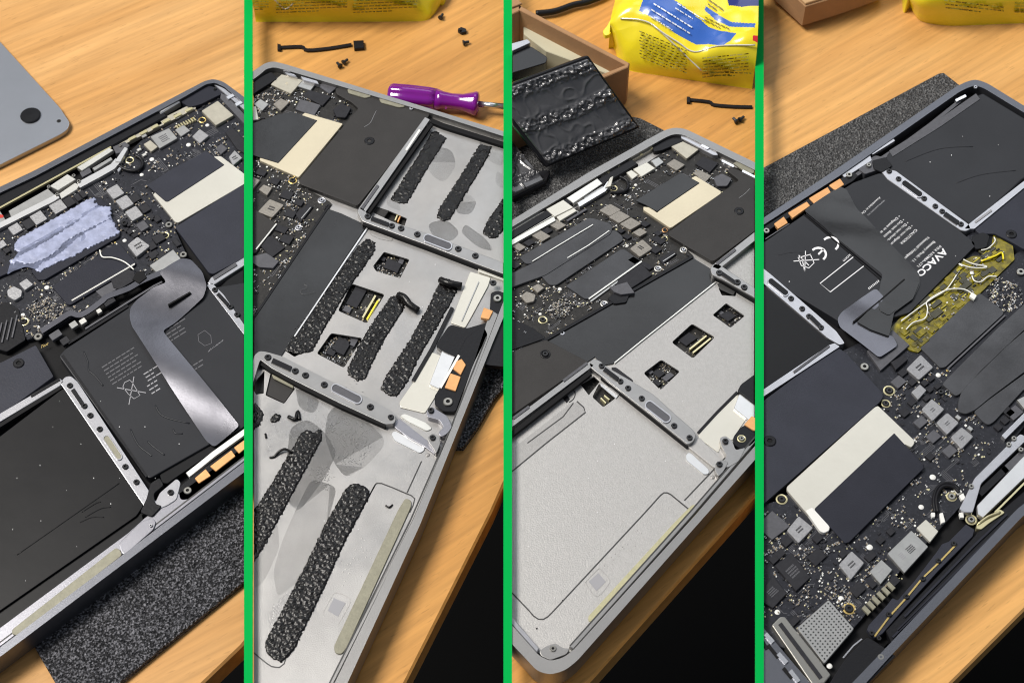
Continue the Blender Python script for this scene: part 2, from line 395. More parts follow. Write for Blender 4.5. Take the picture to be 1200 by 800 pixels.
def smd(region, n, z=PCB, parent='cur', dens=.5, seed=1, warm=False, size=1., avoid=True, name='small_components'):
    """tiny soldered parts scattered in clusters, too small to pick apart singly"""
    reg = S(region); rr = random.Random(seed); bm = bmesh.new()
    xs = [p[0] for p in reg]; ys = [p[1] for p in reg]; a0, b0 = BAYS[CUR['bay']]
    spots = []
    if avoid:
        for q in CUR['occ']:
            if len(q) != 4: continue
            c = sum(q, Vector((0, 0)))/4; d1 = (q[1]-q[0]).length; d2 = (q[2]-q[1]).length
            if not (7 < d1 < 32 and 7 < d2 < 32): continue
            for i in range(4):
                if rr.random() < .3: continue
                a, b = q[i], q[(i+1) % 4]; out = ((a+b)/2-c).normalized()*2.6; m_ = int((b-a).length/3.1)
                for k in range(m_):
                    if rr.random() < .85: p = a.lerp(b, (k+.5)/m_)+out; spots.append((p.x, p.y))
    for k in range(n+len(spots)):
        if k < len(spots): x, y = spots[k]; grid = True
        else: grid = False
        if not grid: x = rr.uniform(max(min(xs), a0), min(max(xs), b0)); y = rr.uniform(min(ys), max(ys))
        if not pip(x, y, reg): continue
        if avoid and any(pip(x, y, q) for q in CUR['occ']): continue
        if not grid and noise.noise(Vector((x*.05+seed, y*.05, 3))) < .35-dens*.8: continue
        u, v = ax(x, y)
        if rr.random() < .5: u, v = v, u
        l = rr.choice((2.0, 2.6, 3.2, 4.2))*size; t = l*rr.uniform(.42, .6); h = rr.uniform(.0003, .0007)
        kind = rr.choice((0, 0, 0, 1, 2, 2, 3, 4))
        def bx(c0, c1, hh, mi, k=1.):
            cc = Vector((x, y)); pp = [cc+u*c0*l/2-v*t*k/2, cc+u*c1*l/2-v*t*k/2, cc+u*c1*l/2+v*t*k/2, cc+u*c0*l/2+v*t*k/2]
            prism_w([P(q.x, q.y, z+hh) for q in pp], z, z+hh, bm=bm, mi=mi)
        if kind == 0: bx(-1, 1, h, 0); bx(-.5, .5, h*1.12, 1, 1.05)
        elif kind == 1: bx(-.6, .6, h*.6, 4)
        elif kind == 2: bx(-1, 1, h, 2)
        elif kind == 3: bx(-1, -.45, h, 0); bx(.45, 1, h, 0); bx(-.45, .45, h*.9, 2)
        else: bx(-.5, .5, h*.4, 3)
    if not bm.verts: bm.free(); return
    return mk(name, bm, ['solder', 'ceramic', 'chip', 'gold_pale', 'white_plastic'], parent, kind='stuff')
def relief(name, pts, z0, hfun, m, parent='cur', step=.0005, smooth=True, label=None, kind=None, rough=0., rag=0.):
    """an uneven crust over the outline pts; hfun(world point, distance to the edge) gives its thickness"""
    pts = S(pts); w = [P(x, y, z0) for x, y in pts]
    x0, x1 = min(p.x for p in w), max(p.x for p in w); y0, y1 = min(p.y for p in w), max(p.y for p in w)
    pw = [(p.x, p.y) for p in w]; bm = bmesh.new(); g = {}
    nx, ny = int((x1-x0)/step)+3, int((y1-y0)/step)+3
    def edge(x, y):
        best = 9
        for i in range(len(pw)):
            ax_, ay = pw[i-1]; bx_, by = pw[i]; dx, dy = bx_-ax_, by-ay
            t = max(0, min(1, ((x-ax_)*dx+(y-ay)*dy)/max(dx*dx+dy*dy, 1e-12))); q = math.hypot(ax_+dx*t-x, ay+dy*t-y)
            if q < best: best = q
        return best if pip(x, y, pw) else -best
    for i in range(nx):
        for j in range(ny):
            x = x0+(i-1)*step; y = y0+(j-1)*step
            if not inside(Vector((x, y, 0))): continue
            e = edge(x, y)+rag*noise.noise(Vector((x*900, y*900, 1)))
            if e < -step*.2: continue
            jx = noise.noise(Vector((x*3000, y*3000, 5)))*step*.3
            h = hfun(Vector((x, y, 0)), max(e, 0)); g[i, j] = (bm.verts.new((x+jx, y+jx, z0+h)), e)
    for i in range(nx):
        for j in range(ny):
            c4 = [(i, j), (i+1, j), (i+1, j+1), (i, j+1)]
            if all(k in g for k in c4): bm.faces.new([g[k][0] for k in c4])
    for v in [v for v in bm.verts if not v.link_faces]: bm.verts.remove(v)
    be = [e for e in bm.edges if e.is_boundary]
    if not bm.faces: bm.free(); return None
    r = bmesh.ops.extrude_edge_only(bm, edges=be)
    for v in [q for q in r['geom'] if isinstance(q, bmesh.types.BMVert)]: v.co.z = z0-.0001
    bmesh.ops.recalc_face_normals(bm, faces=bm.faces)
    return mk(name, bm, m, parent, smooth=smooth, label=label, kind=kind)
def glue(pts, z=None, h=.0010, parent='cur', seed=0, label=None):
    z = FLR if z is None else z
    def f(p, e):
        a = noise.noise(p*700+Vector((seed, 0, 0))); b = noise.noise(p*1800+Vector((0, seed, 0)))
        return max(.00015, h*(.5+.35*a+.42*b))*min(1, .3+e/.0010)
    o = relief('glue_strip', pts, z, f, 'glue', parent, step=.00042, rag=.0006)
    if o and label: o['label'] = label
    return o
def text_bm(s, fn, bold=False, font_off=0.):
    """letters as thin mesh; fn maps text units (height 1) to world points"""
    cu = D.curves.new('t', 'FONT'); cu.body = s; cu.size = 1; cu.resolution_u = 3; cu.offset = font_off
    o = D.objects.new('t', cu); COL.objects.link(o)
    me = D.meshes.new_from_object(o); D.objects.remove(o); D.curves.remove(cu)
    bm = bmesh.new(); bm.from_mesh(me); D.meshes.remove(me)
    for v in bm.verts: v.co = fn(v.co.x, v.co.y)
    for f in bm.faces:
        if f.normal.z < 0: f.normal_flip()
    return bm
def text(s, x, y, u, v, z, m, parent='cur', name='lettering', off=0.):
    """u = pixels per text unit along the line, v = pixels per text unit upwards"""
    bm = text_bm(s, lambda a, b: P(x+u[0]*a+v[0]*b, y+u[1]*a+v[1]*b, z), font_off=off)
    return mk(name, bm, m, parent, fill=False)
def thing(name, label, cat, x=0, y=0, z=0., group=None):
    o = D.objects.new(name, None); COL.objects.link(o); o.location = P(x, y, z); o.empty_display_size = .01
    o['label'] = label; o['category'] = cat
    if group: o['group'] = group
    CUR['parent'] = o; return o
def tag(o, label, cat, group=None):
    if o:
        o['label'] = label; o['category'] = cat
        if group: o['group'] = group
    return o
def struct(o):
    if o: o['kind'] = 'structure'
    return o
def begin(bay): CUR['bay'] = bay; CUR['occ'] = []; CUR['parent'] = None
def tabletop(pts, m):
    keep = PL[CUR['bay']]; PL[CUR['bay']] = PLT[CUR['bay']]
    w = [P(x, y, 0) for x, y in S(pts)]
    bm = prism_w(w, -.012, 0, .001)
    for f in bm.faces:
        if abs(f.normal.z) < .5: f.material_index = 1
    bmesh.ops.recalc_face_normals(bm, faces=bm.faces)
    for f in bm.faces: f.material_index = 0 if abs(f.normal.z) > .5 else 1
    o = struct(mk('tabletop', bm, [m, 'wood_edge'], None)); PL[CUR['bay']] = keep; return o
def oval(x, y, l, t, z, m='tan_strip', parent='cur', name='speaker_mesh', axis=0, rim='alu', h=.0005):
    d = ax(x, y)[axis]; p = Vector((x, y)); q = Vector((-d.y, d.x))
    def o_(k, zz):
        out = []
        for i in range(20):
            a = 2*math.pi*i/20; s = math.cos(a); c_ = math.sin(a)
            e = p+d*((l/2-t/2)*(1 if s > 0 else -1)+t/2*k*s)+q*(t/2*k*c_); out.append(tuple(e[:2]))
        return out
    if rim: T(name+'_rim' if not name.endswith('rim') else name, o_(1.0, z), z-.0005, z+h, rim, parent, c=.0001, holes=[(o_(.74, z), 0)])
    T(name, o_(.76, z), z-.0005, z+h*.5, m, parent, c=0)
def divide(x0, x1, label):
    t = thing('divider_strip', label, 'divider', x0, 860, 0, 'green strips between the four views')
    w = [P(x0, -90, DIV), P(x1, -90, DIV), P(x1, 890, DIV), P(x0, 890, DIV)]
    bm = bmesh.new(); prism_w(w, DIV-.0009, DIV, 0, bm=bm); mk('strip', bm, 'divider_green', doclip=False)
    for y0, y1 in ((-90, -70), (870, 890)):
        w = [P(x0, y0, DIV), P(x1, y0, DIV), P(x1, y1, DIV), P(x0, y1, DIV)]
        bm = bmesh.new(); prism_w(w, 0, DIV-.0009, 0, bm=bm); mk('end_foot', bm, 'black_plastic', doclip=False)
def cr4(a, b, c, d, t): return .5*((2*b)+(c-a)*t+(2*a-5*b+4*c-d)*t*t+(3*b-a-3*c+d)*t**3)
def patch(rows, nu, nv):
    """smooth surface through a net of control points (x, y in photo pixels, z in metres)"""
    G = [[Vector(p) for p in r] for r in rows]; R_, C_ = len(G), len(G[0])
    def at(i, j): return G[max(0, min(R_-1, i))][max(0, min(C_-1, j))]
    out = []
    for a in range(nv+1):
        s_ = a/nv*(R_-1); i = min(int(s_), R_-2); t = s_-i; line = []
        cur = [cr4(at(i-1, j), at(i, j), at(i+1, j), at(i+2, j), t) for j in range(C_)]
        for b in range(nu+1):
            q = b/nu*(C_-1); j = min(int(q), C_-2); tt = q-j; g = lambda k: cur[max(0, min(C_-1, k))]
            line.append(cr4(g(j-1), g(j), g(j+1), g(j+2), tt))
        out.append(line)
    return out
def packet(name, label, rows, prints, words, nu=220, nv=150, crump=.0011, seams=(), zk=1.):
    t = thing(name, label, 'packet', rows[0][2][0], rows[0][2][1]); rows = [[(a, b, c*zk) for a, b, c in r] for r in rows]
    g = patch(rows, nu, nv); bm = bmesh.new(); vs = []; near = {}
    mats = ['pack_yellow', 'pack_blue', 'pack_navy', 'pack_red']
    for line in g:
        r = []
        for p in line:
            w = P(p.x, p.y, max(p.z, 0)); n_ = noise.noise(w*45)+.5*noise.noise(w*110)+.25*(1-abs(noise.noise(w*75+Vector((9, 0, 0)))*2)); w.z = max(.0002, w.z+crump*n_*min(1, p.z/.012))
            r.append(bm.verts.new(w)); near[int(p.x//3), int(p.y//3)] = w.z if p.z > 0 else 0
        vs.append(r)
    for i in range(nv):
        for j in range(nu):
            f = bm.faces.new((vs[i][j], vs[i][j+1], vs[i+1][j+1], vs[i+1][j])); c = (g[i][j]+g[i+1][j+1])/2
            for poly, mi in prints:
                if pip(c.x, c.y, S(poly)): f.material_index = mi
    be = [e for e in bm.edges if e.is_boundary]; r = bmesh.ops.extrude_edge_only(bm, edges=be)
    for v in [q for q in r['geom'] if isinstance(q, bmesh.types.BMVert)]: v.co.z = 0
    bmesh.ops.recalc_face_normals(bm, faces=bm.faces)
    body = mk('wrapper', bm, mats, smooth=True)
    def zz(x, y):
        for d_ in range(0, 5):
            for a in range(-d_, d_+1):
                for b in range(-d_, d_+1):
                    k = (int(x//3)+a, int(y//3)+b)
                    if k in near: return near[k]
        return .0
    for x, y, ux, uy, L_, n, lh, hx, mm in words:
        bm = bmesh.new(); rr = random.Random(int(x*3+y)); U = Vector((ux, uy)).normalized(); V = Vector((hx, 1)).normalized()
        for i in range(n):
            s_ = rr.uniform(0, 2); end = L_*(1 if i < n-1 else .6)
            while s_ < end:
                l = min(rr.uniform(2.5, 8), end-s_+.5); p = Vector((x, y))+U*s_+V*(i*lh); hh = lh*(.2 if 'white' in mm else .34)
                st = max(1, int(l/2))
                for k in range(st):
                    q = [p+U*l*k/st, p+U*l*(k+1)/st, p+U*l*(k+1)/st+V*hh, p+U*l*k/st+V*hh]
                    bm.faces.new([bm.verts.new(P(a.x, a.y, zz(a.x, a.y)+.0009)) for a in q])
                s_ += l+1.2
        mk('small_print', bm, mm, body, fill=False, kind='stuff')
    for pts, rad in seams:
        tube('clear_seam', [(x, y, zz(x, y)+.0004) for x, y in S(pts)], rad, 'pack_clear_seam', body, n=5)
    return t

def slab(name, q, th, m, parent, z_relief=None, face='foil', k=0, n=120):
    """a tilted flat pack: q = four (x, y, z) corners of the top face, th = thickness, with a crinkled top"""
    c = [P(*a) for a in q]; bm = bmesh.new()
    nrm = (c[1]-c[0]).cross(c[3]-c[0]).normalized(); nrm = nrm if nrm.z > 0 else -nrm
    t = [bm.verts.new(v-nrm*.0016) for v in c]; b = [bm.verts.new(v-nrm*th) for v in c]
    bm.faces.new(t); bm.faces.new(b[::-1])
    for i in range(4): bm.faces.new((t[i], b[i], b[(i+1) % 4], t[(i+1) % 4]))
    bmesh.ops.recalc_face_normals(bm, faces=bm.faces)
    body = mk(name, bm, m, parent)
    if body: md = body.modifiers.new('bevel', 'BEVEL'); md.width = .001; md.segments = 3
    bm = bmesh.new(); g = []
    for i in range(n+1):
        r = []
        for j in range(n+1):
            u, v = i/n, j/n; uu, vv = .03+.94*u, .03+.94*v
            p = c[0].lerp(c[1], uu).lerp(c[3].lerp(c[2], uu), vv); e = min(u, 1-u, v, 1-v)
            band = max(0, math.sin(vv*15.5+.6*noise.noise(p*60)+k))**1.2; q_ = 1-abs(noise.noise(p*260+Vector((k, 0, 0))))*2; q2 = noise.noise(p*700)
            h = .0003+band*(.0016*max(0, q_)+.0016*q2+.0007*noise.noise(p*1300))+.0007*noise.noise(p*80)+.0006*max(0, 1-abs(noise.noise(p*140+Vector((3, 1, k))))*6)
            r.append(bm.verts.new(p+nrm*(max(.00012, h) if e > .001 else -.0026)))
        g.append(r)
    for i in range(n):
        for j in range(n): bm.faces.new((g[i][j], g[i+1][j], g[i+1][j+1], g[i][j+1]))
    bmesh.ops.recalc_face_normals(bm, faces=bm.faces); 
    if sum(f.normal.z for f in bm.faces) < 0: bmesh.ops.reverse_faces(bm, faces=bm.faces)
    mk('crinkled_face', bm, face, body, smooth=True)
    return body

def ribbon(name, pts, z, m, amp, fr, k=0, parent='cur', r=4):
    """a limp foil ribbon that lies in gentle waves"""
    w = ccw([P(x, y, z) for x, y in rnd(S(pts), r, 6)]); bm = bmesh.new(); vs = [bm.verts.new(p) for p in w]
    for t in geometry.tessellate_polygon([w]):
        try: bm.faces.new([vs[i] for i in t])
        except ValueError: pass
    for a in range(2):
        lo = min(p[a] for p in w); hi = max(p[a] for p in w); q = lo+.0012
        while q < hi:
            co = Vector((0, 0, 0)); co[a] = q; no = Vector((0, 0, 0)); no[a] = 1
            bmesh.ops.bisect_plane(bm, geom=bm.verts[:]+bm.edges[:]+bm.faces[:], dist=1e-6, plane_co=co, plane_no=no); q += .0012
    for v in bm.verts:
        p = v.co; v.co.z = z+.0003+amp*(.5+.5*math.sin((p.x*.55+p.y)*fr+k+1.3*noise.noise(Vector((p.x, p.y, 0))*30)))
    bmesh.ops.recalc_face_normals(bm, faces=bm.faces)
    if sum(f.normal.z for f in bm.faces) < 0: bmesh.ops.reverse_faces(bm, faces=bm.faces)
    o = mk(name, bm, m, parent, smooth=True, fill=False)
    if o: md = o.modifiers.new('thickness', 'SOLIDIFY'); md.thickness = .00025; md.offset = -1; es = o.modifiers.new('edges', 'EDGE_SPLIT'); es.split_angle = .7
    return o
def shade_strip(pts, wd=4, top=None): bar('rib_shade', pts, wd, FLR, top or RIB-.0012, 'black_matte')  # black strip standing in for the shade on rib and tray walls
def dust(pts, z, parent='cur'):
    bm = bmesh.new(); rr = random.Random(4)
    for x, y in S(pts):
        q = rr.uniform(.35, .8); prism_w([P(x+q*math.cos(a+k)*rr.uniform(.6, 1), y+q*math.sin(a+k), z) for a, k in ((a, 0) for a in (5, 4, 3, 2, 1))], z, z+.00012, bm=bm)
    mk('dust_specks', bm, 'ink_white', parent, kind='stuff')

def traces(region, n, seed, parent):
    """copper traces under the lacquer, as fine raised lines"""
    reg = S(region); rr = random.Random(seed); bm = bmesh.new(); xs = [p[0] for p in reg]; ys = [p[1] for p in reg]; a0, b0 = BAYS[CUR['bay']]
    def seg(p, q, wd):
        d = (q-p).normalized(); m_ = Vector((-d.y, d.x))*wd/2
        prism_w([P(v.x, v.y, PCB+.00006) for v in (p-m_, q-m_, q+m_, p+m_)], PCB, PCB+.00006, bm=bm)
    for k in range(n):
        p = Vector((rr.uniform(max(min(xs), a0), min(max(xs), b0)), rr.uniform(min(ys), max(ys)))); u, v = ax(p.x, p.y)
        if rr.random() < .4: u, v = v, u
        l1, l2 = rr.uniform(6, 22), rr.uniform(3, 12)*rr.choice((-1, 1)); cnt = rr.choice((1, 2, 3, 4))
        for i in range(cnt):
            o = v*i*1.9; a = p+o; b = a+u*l1; c = b+(u+v)*.7*l2*(1 if l2 > 0 else 1)
            if all(pip(t.x, t.y, reg) for t in (a, b, c)): seg(a, b, .6); seg(b, c, .6)
    if bm.verts: mk('copper_traces', bm, 'ink_dim', parent, kind='stuff')
    else: bm.free()
# ================================================================ the setting
bm = bmesh.new(); prism_w([Vector((-3, -3, 0)), Vector((3, -3, 0)), Vector((3, 3, 0)), Vector((-3, 3, 0))], -.75, -.70, bm=bm)
struct(mk('floor', bm, 'floor_dark', None, doclip=False))
for a, b, l in ((286, 296, 'green strip between the leftmost view and the view with the purple screwdriver'),
                (590, 600, 'green strip in the middle, right of the purple screwdriver view'),
                (885, 895, 'green strip left of the view with the yellow taped board')):
    divide(a, b, l)
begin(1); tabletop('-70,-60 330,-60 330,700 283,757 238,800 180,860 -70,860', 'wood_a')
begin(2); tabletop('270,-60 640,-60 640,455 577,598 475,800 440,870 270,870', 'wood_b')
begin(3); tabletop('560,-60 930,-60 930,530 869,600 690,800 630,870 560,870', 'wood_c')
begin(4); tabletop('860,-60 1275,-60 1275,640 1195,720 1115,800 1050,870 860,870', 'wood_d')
# ================================================================ first view: battery in, bottom cover beside it
begin(1)
t = thing('bottom_cover', 'flat grey aluminium bottom cover with a black rubber foot, cut off at the left edge', 'laptop cover', 20, 150)
T('cover_plate', '-60,-20 0,49 70,126 82,144 79,152 70,158 0,193 -60,222', 0, .0030, 'cover_grey', r=4, bev=.0008)
lathe('rubber_foot', 36, 136, [(5.2, 0, 0), (5.2, .6, 0), (4.7, 1.0, 0), (0, 1.15, 0)], ('rubber_foot',), .0030, seg=32)
lathe('screw_hole', 69, 142, [(1.2, 0, 0), (1.2, .03, 0), (.8, .05, 0), (.7, .02, 1), (0, .02, 1)], ('groove', 'black_matte'), .0030)
m_ = T('foam_mat', '43,762 -20,640 60,520 300,430 300,670 285,682 139,800 90,842', 0, MAT, 'foam_dark', None, c=.0004)
tag(m_, 'black speckled foam mat sticking out under the laptop that still has its big black battery', 'foam mat')
lap = thing('open_laptop', 'open laptop with pale lavender thermal paste and old black battery cells', 'laptop', 150, 400)
T('housing', '-70,254 0,219 40,200 215,108 240,95 250,92.5 262,96 285,113 330,152 400,330 300,542 286,553 150,656 0,769 -70,822', MAT, RIM, 'space_grey', r=5, bev=.0007,
  holes=[('-70,261 0,226 41.5,206.5 216.5,113.5 241.5,98.8 252,97 263,102 285,121 330,168 380,330 300,531 286,541 150,645 0,758 -70,811', 3)], pocket=MAT+.001)
T('inner_floor', '-70,264 0,229 42,209 217,116 243,101 253,99 262,105 284,123 330,170 378,330 300,530 286,540 150,644 0,757 -70,810', MAT+.001, FLR, 'black_matte', c=0)
# front ledge
T('front_rail', '-70,788 0,735 150,624 170,606 290,520 300,513 300,530 286,540 150,644 0,757 -70,810', FLR, .0134, 'rail_grey', c=.0002)
bar('rail_groove', '-70,805 0,752 150,639 286,535 300,524', 1.6, .0132, .01345, 'groove')
T('adhesive_strip', '14,737 136,641 141,644 143,650 138,654 22,744 14,743', .0130, .0139, 'tan_strip', r=3)
T('corner_bracket', '139,637 163,612 178,606 183,611 180,620 146,650 142,646', .0130, .0141, 'rail_grey', r=3, bev=.0003)
screw(177, 616, 2.2, .0140, 'alu')
# hinge side strip and vents
T('hinge_cover', '-70,264 0,228.5 189,126 196,136 0,243 -70,280', FLR, .0132, 'black_plastic', c=.0006)
T('hinge_end_cap', '184,127 207,113.5 211,119 188,133', .010, .0138, 'alu_bright', c=.0006)
tb = bar('antenna_strip', '140,168 228,124', 7, .010, .0122, 'can_warm')
for k in range(6):
    x = 155+k*13.3; y = 161.5-k*6.7; B('antenna_clip', x, y, 9, 3.5, 'gold_pale', .0121, .0127, tb); 
for x, y in ((168, 158), (207, 136), (186, 144)): B('antenna_foot', x, y, 6, 6, 'can', .0105, .0122, tb)
T('vent_cover', '209,112 240,99 258,104 262,109 236,122 222,126 213,120', .010, .0130, 'sheet_blue_dark', r=2)
screw(218, 112, 2, .0130); screw(252, 105, 2, .0130)
T('corner_frame', '250,98.5 262,103 286,122 300,136 300,142 284,127 261,108', .010, .0138, 'alu', r=3)
B('port_clip', 270, 113, 9, 4, 'silver', .0130, .0143); B('port_clip', 280, 121, 9, 4, 'silver', .0130, .0143)
T('port_block', '259,109 266,112 292,140 288,147 258,115', .010, .0134, 'chip_grey')
# logic board
bd = T('logic_board', '-70,300 0,262 130,197 150,180 165,165 232,128 258,112 300,150 300,215 205,268 218,296 215,320 187,325 160,325 50,393 32,398 -10,350 -70,380', FLR+.0004, PCB, 'pcb', label=None)
CUR['parent'] = lap
# heat sink hardware along the hinge
T('fin_stack', '10,247 56,221 65,229 14,257', PCB, .0129, 'can', o_=True)
T('fin_stack', '-70,285 0,247 7,258 -60,295', PCB, .0129, 'can', o_=True)
T('red_seal', '-6,250 4,252 4,255 -5,256', .0129, .0130, 'red_mark', r=2, c=0)
bar('fin_edge', '-60,272 0,243 73,203 130,172', 2.2, .0118, .0131, 'gold_pale')
bar('heat_pipe_bar', '-60,297 0,264 62,233 68,229', 6, .0105, .0133, 'alu_bright'); bar('heat_pipe_bar', '92,217 118,203 132,195 138,188', 7, .0105, .0133, 'alu_bright')
T('hinge_block', '58,218 79,204 89,210 68,223', PCB, .0136, 'nickel', o_=True)
T('hinge_block', '69,227 88,214 93,217 90,222 72,233', PCB, .0131, 'nickel')
for x, y in ((57.5, 219.5), (67, 228.5), (86.5, 206.5), (92.5, 213)): screw(x, y, 2.4, .0132, 'steel_screw')
T('hinge_bar', '90,196 128,173 133,176 96,200', PCB, .0135, 'nickel'); T('hinge_bar', '108,197 130,184 132,187 111,200', PCB, .0132, 'can')
bar('hinge_rod', '95,205 106,199', 6, PCB, .0128, 'chip_grey'); 
T('hinge_arm', '146,172 150,174 141,190 134,189', PCB, .0140, 'alu_bright', r=1)
T('hinge_socket', '132,172 146,166 152,170 146,178 136,180', PCB, .0133, 'chip_grey')
screw(141, 171, 2, .0133, 'steel_screw'); 
tube('display_cable', [(158, 182, .0125), (165, 186, .0125), (167, 194, .0125), (160, 200, .0125), (148, 199, .0125), (139, 194, .0125)], .0008, 'black_plastic')
ring(152, 188, 5, PCB, 'gold_pale')
T('cable_end', '137,199 142,193 144,195 139,202', PCB, .0128, 'silver'); 
for x, y in ((163, 175), (169, 181)): B('pad', x, y, 5, 3, 'nickel')
C = bd
# shields and chips
Q4('shield_can', '236,130 255,118 274,135 253,147', 'can_warm', z1=.0130, parent=C, r=1.2)
Q4('wireless_module', '176,160 198,150 208,162 187,174', 'can', z1=.0128, parent=C, r=1); mark(192, 162, 9, 9, .0128, 'chip_grey', 4, C)
Q4('oscillator', '168,169 176,164 185,172 177,178', 'can_warm', z1=.0126, parent=C, r=1)
Q4('chip', '205,152 215,146 223,153 212,160', 'can', parent=C)
Q4('inductor', '225,160 234,151 245,159 234,168', 'inductor', z1=.0129, parent=C, r=1)
Q4('chip', '264,155 273,150 291,168 291,182 278,175', 'chip', parent=C); Q4('chip', '252,174 259,168 267,174 259,181', 'chip_grey', parent=C)
Q4('inductor', '268,184 275,176 284,185 273,194', 'inductor', z1=.0129, parent=C, r=1); mark(275, 185, 5, 5, .0129, 'chip', 2, C)
for k in range(8): B('capacitor', 207.5+k*2.9, 148.5-k*1.35, 1.7, 5, 'gold_pale', parent=C)
ring(237, 141, 4.6, PCB, 'gold', C)
for (x, y, s) in ((135, 224.5, 15), (146, 237, 15), (157, 250, 15), (167, 264.5, 11)): B('inductor', x, y, s, s*.93, 'inductor' if s > 12 else 'chip_grey', z1=.0131, parent=C, r=1.5)
Q4('inductor', '149,287 161,277 176,288 160,301', 'inductor', z1=.0131, parent=C, r=2); mark(162, 288, 8, 7, .0131, 'chip', 2, C)
for x, y, a, b in ((158, 232, 11, 9), (170, 244, 10, 9), (178, 254, 6, 6), (184, 256, 7, 7), (151, 262, 6, 5), (152, 271, 6, 6), (158, 275, 7, 5), (148, 269, 5, 4), (178, 288, 9, 8), (186, 279, 13, 9), (180, 298, 11, 8), (189, 300, 10, 8), (207, 284, 6, 9)):
    B('chip', x, y, a, b, 'chip', parent=C)
Q4('connector', '175,311 203,292 212,303 184,320', 'can', z1=.0128, parent=C, r=1)
for x, y, a, b, m2 in ((18, 268, 13, 11, 'inductor'), (45, 255, 15, 13, 'inductor'), (68, 242, 16, 13, 'inductor'), (33, 262, 11, 11, 'chip'), (81, 236, 11, 11, 'chip'), (91, 231, 6, 9, 'chip'), (97, 227, 6, 9, 'chip'), (2, 286, 9, 8, 'inductor'), (8, 293, 7, 6, 'chip')):
    B('inductor' if m2 == 'inductor' else 'chip', x, y, a, b, m2, parent=C, z1=.0126, r=1)
Q4('inductor', '8,340 16,335 26,340 25,347 17,352 9,347', 'inductor', z1=.0129, parent=C, r=2); Q4('inductor', '22,332 31,326 39,333 29,340', 'inductor', z1=.0129, parent=C, r=1)
ring(28, 377, 6, PCB, 'gold_pale', C); screw(45, 395, 5, PCB, 'steel_screw', C); ring(193, 276, 5.4, PCB, 'gold_pale', C); screw(198, 264, 4.5, PCB+.0004, 'steel_screw', C); screw(215, 299, 4.5, PCB+.0004, 'steel_screw', C); screw(176, 323, 4.5, PCB+.0004, 'black_screw', C); screw(146, 262, 4, .0122, 'black_screw', C)
for x, y, r_ in ((55, 337, 2.8), (146, 282, 2.6), (178, 187, 2.6), (221, 170, 2.6), (27, 369, 2.4), (243, 147, 2.2), (166, 205, 2.2), (157, 271, 2)): dot(x, y, r_, PCB, 'white_plastic', C)
for x, y in ((135, 284.5), (32, 388), (225, 139)): dot(x, y, 1.6, PCB, 'gold', C)
# cooler plates with thermal paste
T('cooler_plate', '15,285 110,233 118,232 128,241 42,292 20,303', PCB, .0124, 'sheet_blue_dark', r=3, o_=True)
T('cooler_plate', '-70,350 -10,318 15,305 105,249 130,243 131,252 36,308 0,324 -70,360', PCB, .0127, 'sheet_blue_dark', r=2, o_=True)
T('cooler_plate', '36,317 50,308 136,258 141,272 140,277 52,328 44,328', PCB, .0125, 'sheet_blue_dark', r=2, o_=True)
def pz(k):
    def f(p, e):
        n_ = noise.noise(p*260+Vector((k, 0, 0))); q = noise.noise(p*1300); cr_ = max(0, noise.noise(p*90+Vector((0, k, 2)))+.25)
        return max(.00012, .00042+.00016*n_+.00055*max(0, q)*cr_)*min(1, .3+e/.0008)
    return f
T('thermal_smear', '18,300 24,292 60,272 100,248 116,240 124,246 130,252 133,262 110,274 84,290 60,305 44,316 30,312 14,318 8,322 12,308', .0126, .01285, 'paste_thin', r=3, c=0)
relief('thermal_paste', '16,287 22,279 60,258 80,247 100,235 110,231.5 114,233 111,237 116,240 113,243 119,244 108,250 42,287 24,297 17,293', .0124, pz(1), 'paste', step=.00045, rag=.0007)
relief('thermal_paste', '16,311 10,306 38,292 60,279 86,263 104,249 115,243 120,241 130,243 131,250 128,254 131,256 110,267 96,273 74,286 70,293 56,303 40,309 28,311 20,307', .0127, pz(5), 'paste', step=.00045, rag=.0009)
relief('thermal_paste', '40,317 49,308 65,300 79,289 91,278 109,267 129,256 136,262 137,268 141,272 138,275 120,284 100,293 84,302 66,309 52,316 48,320', .0125, pz(9), 'paste', step=.00045, rag=.0009)
# memory pad and its connector
T('black_pad', '61,336 76,325 133,287 141,286 160,309 152,316 83,357 79,357', PCB, .0123, 'sheet_blue_dark', r=2, o_=True)
bar('pad_edge', '158,309 84,352', 1.6, .0118, .0125, 'nickel')
tube('loose_wire', [(117, 293, .0128), (120, 301, .0130), (132, 302, .0130), (146, 307, .0131), (157, 316, .0128)], .00035, 'wire_white', n=6)
T('connector_block', '130,328 150,315 157,318 160,327 140,339 133,337', PCB, .0131, 'chip'); T('connector_block', '112,341 131,330 138,338 120,349', PCB, .0127, 'chip_grey')
T('black_plug', '160,318 168,317 172,325 163,332 155,327', PCB, .0138, 'black_matte')
bar('ribbon_cable', '48,388 70,374 82,367 92,369 102,365 120,352 126,347 150,338 166,329 192,318', 6, .0126, .0133, 'flex_silver', n=4)
for x, y, a, b, mm in ((86, 380, 9, 7, 'can'), (97, 376, 8, 6, 'nickel'), (116, 364, 6, 5, 'nickel'), (128, 353, 14, 7, 'chip'), (65, 392, 14, 8, 'chip_grey'), (76, 399, 10, 8, 'chip')): B('socket', x, y, a, b, mm, z1=.0128, r=1)
bar('board_edge_rail', '100,385 180,335 190,330', 2, .0110, .0129, 'chip_grey'); bar('board_edge_rail', '80,402 150,358', 3, .0100, .0125, 'black_plastic')
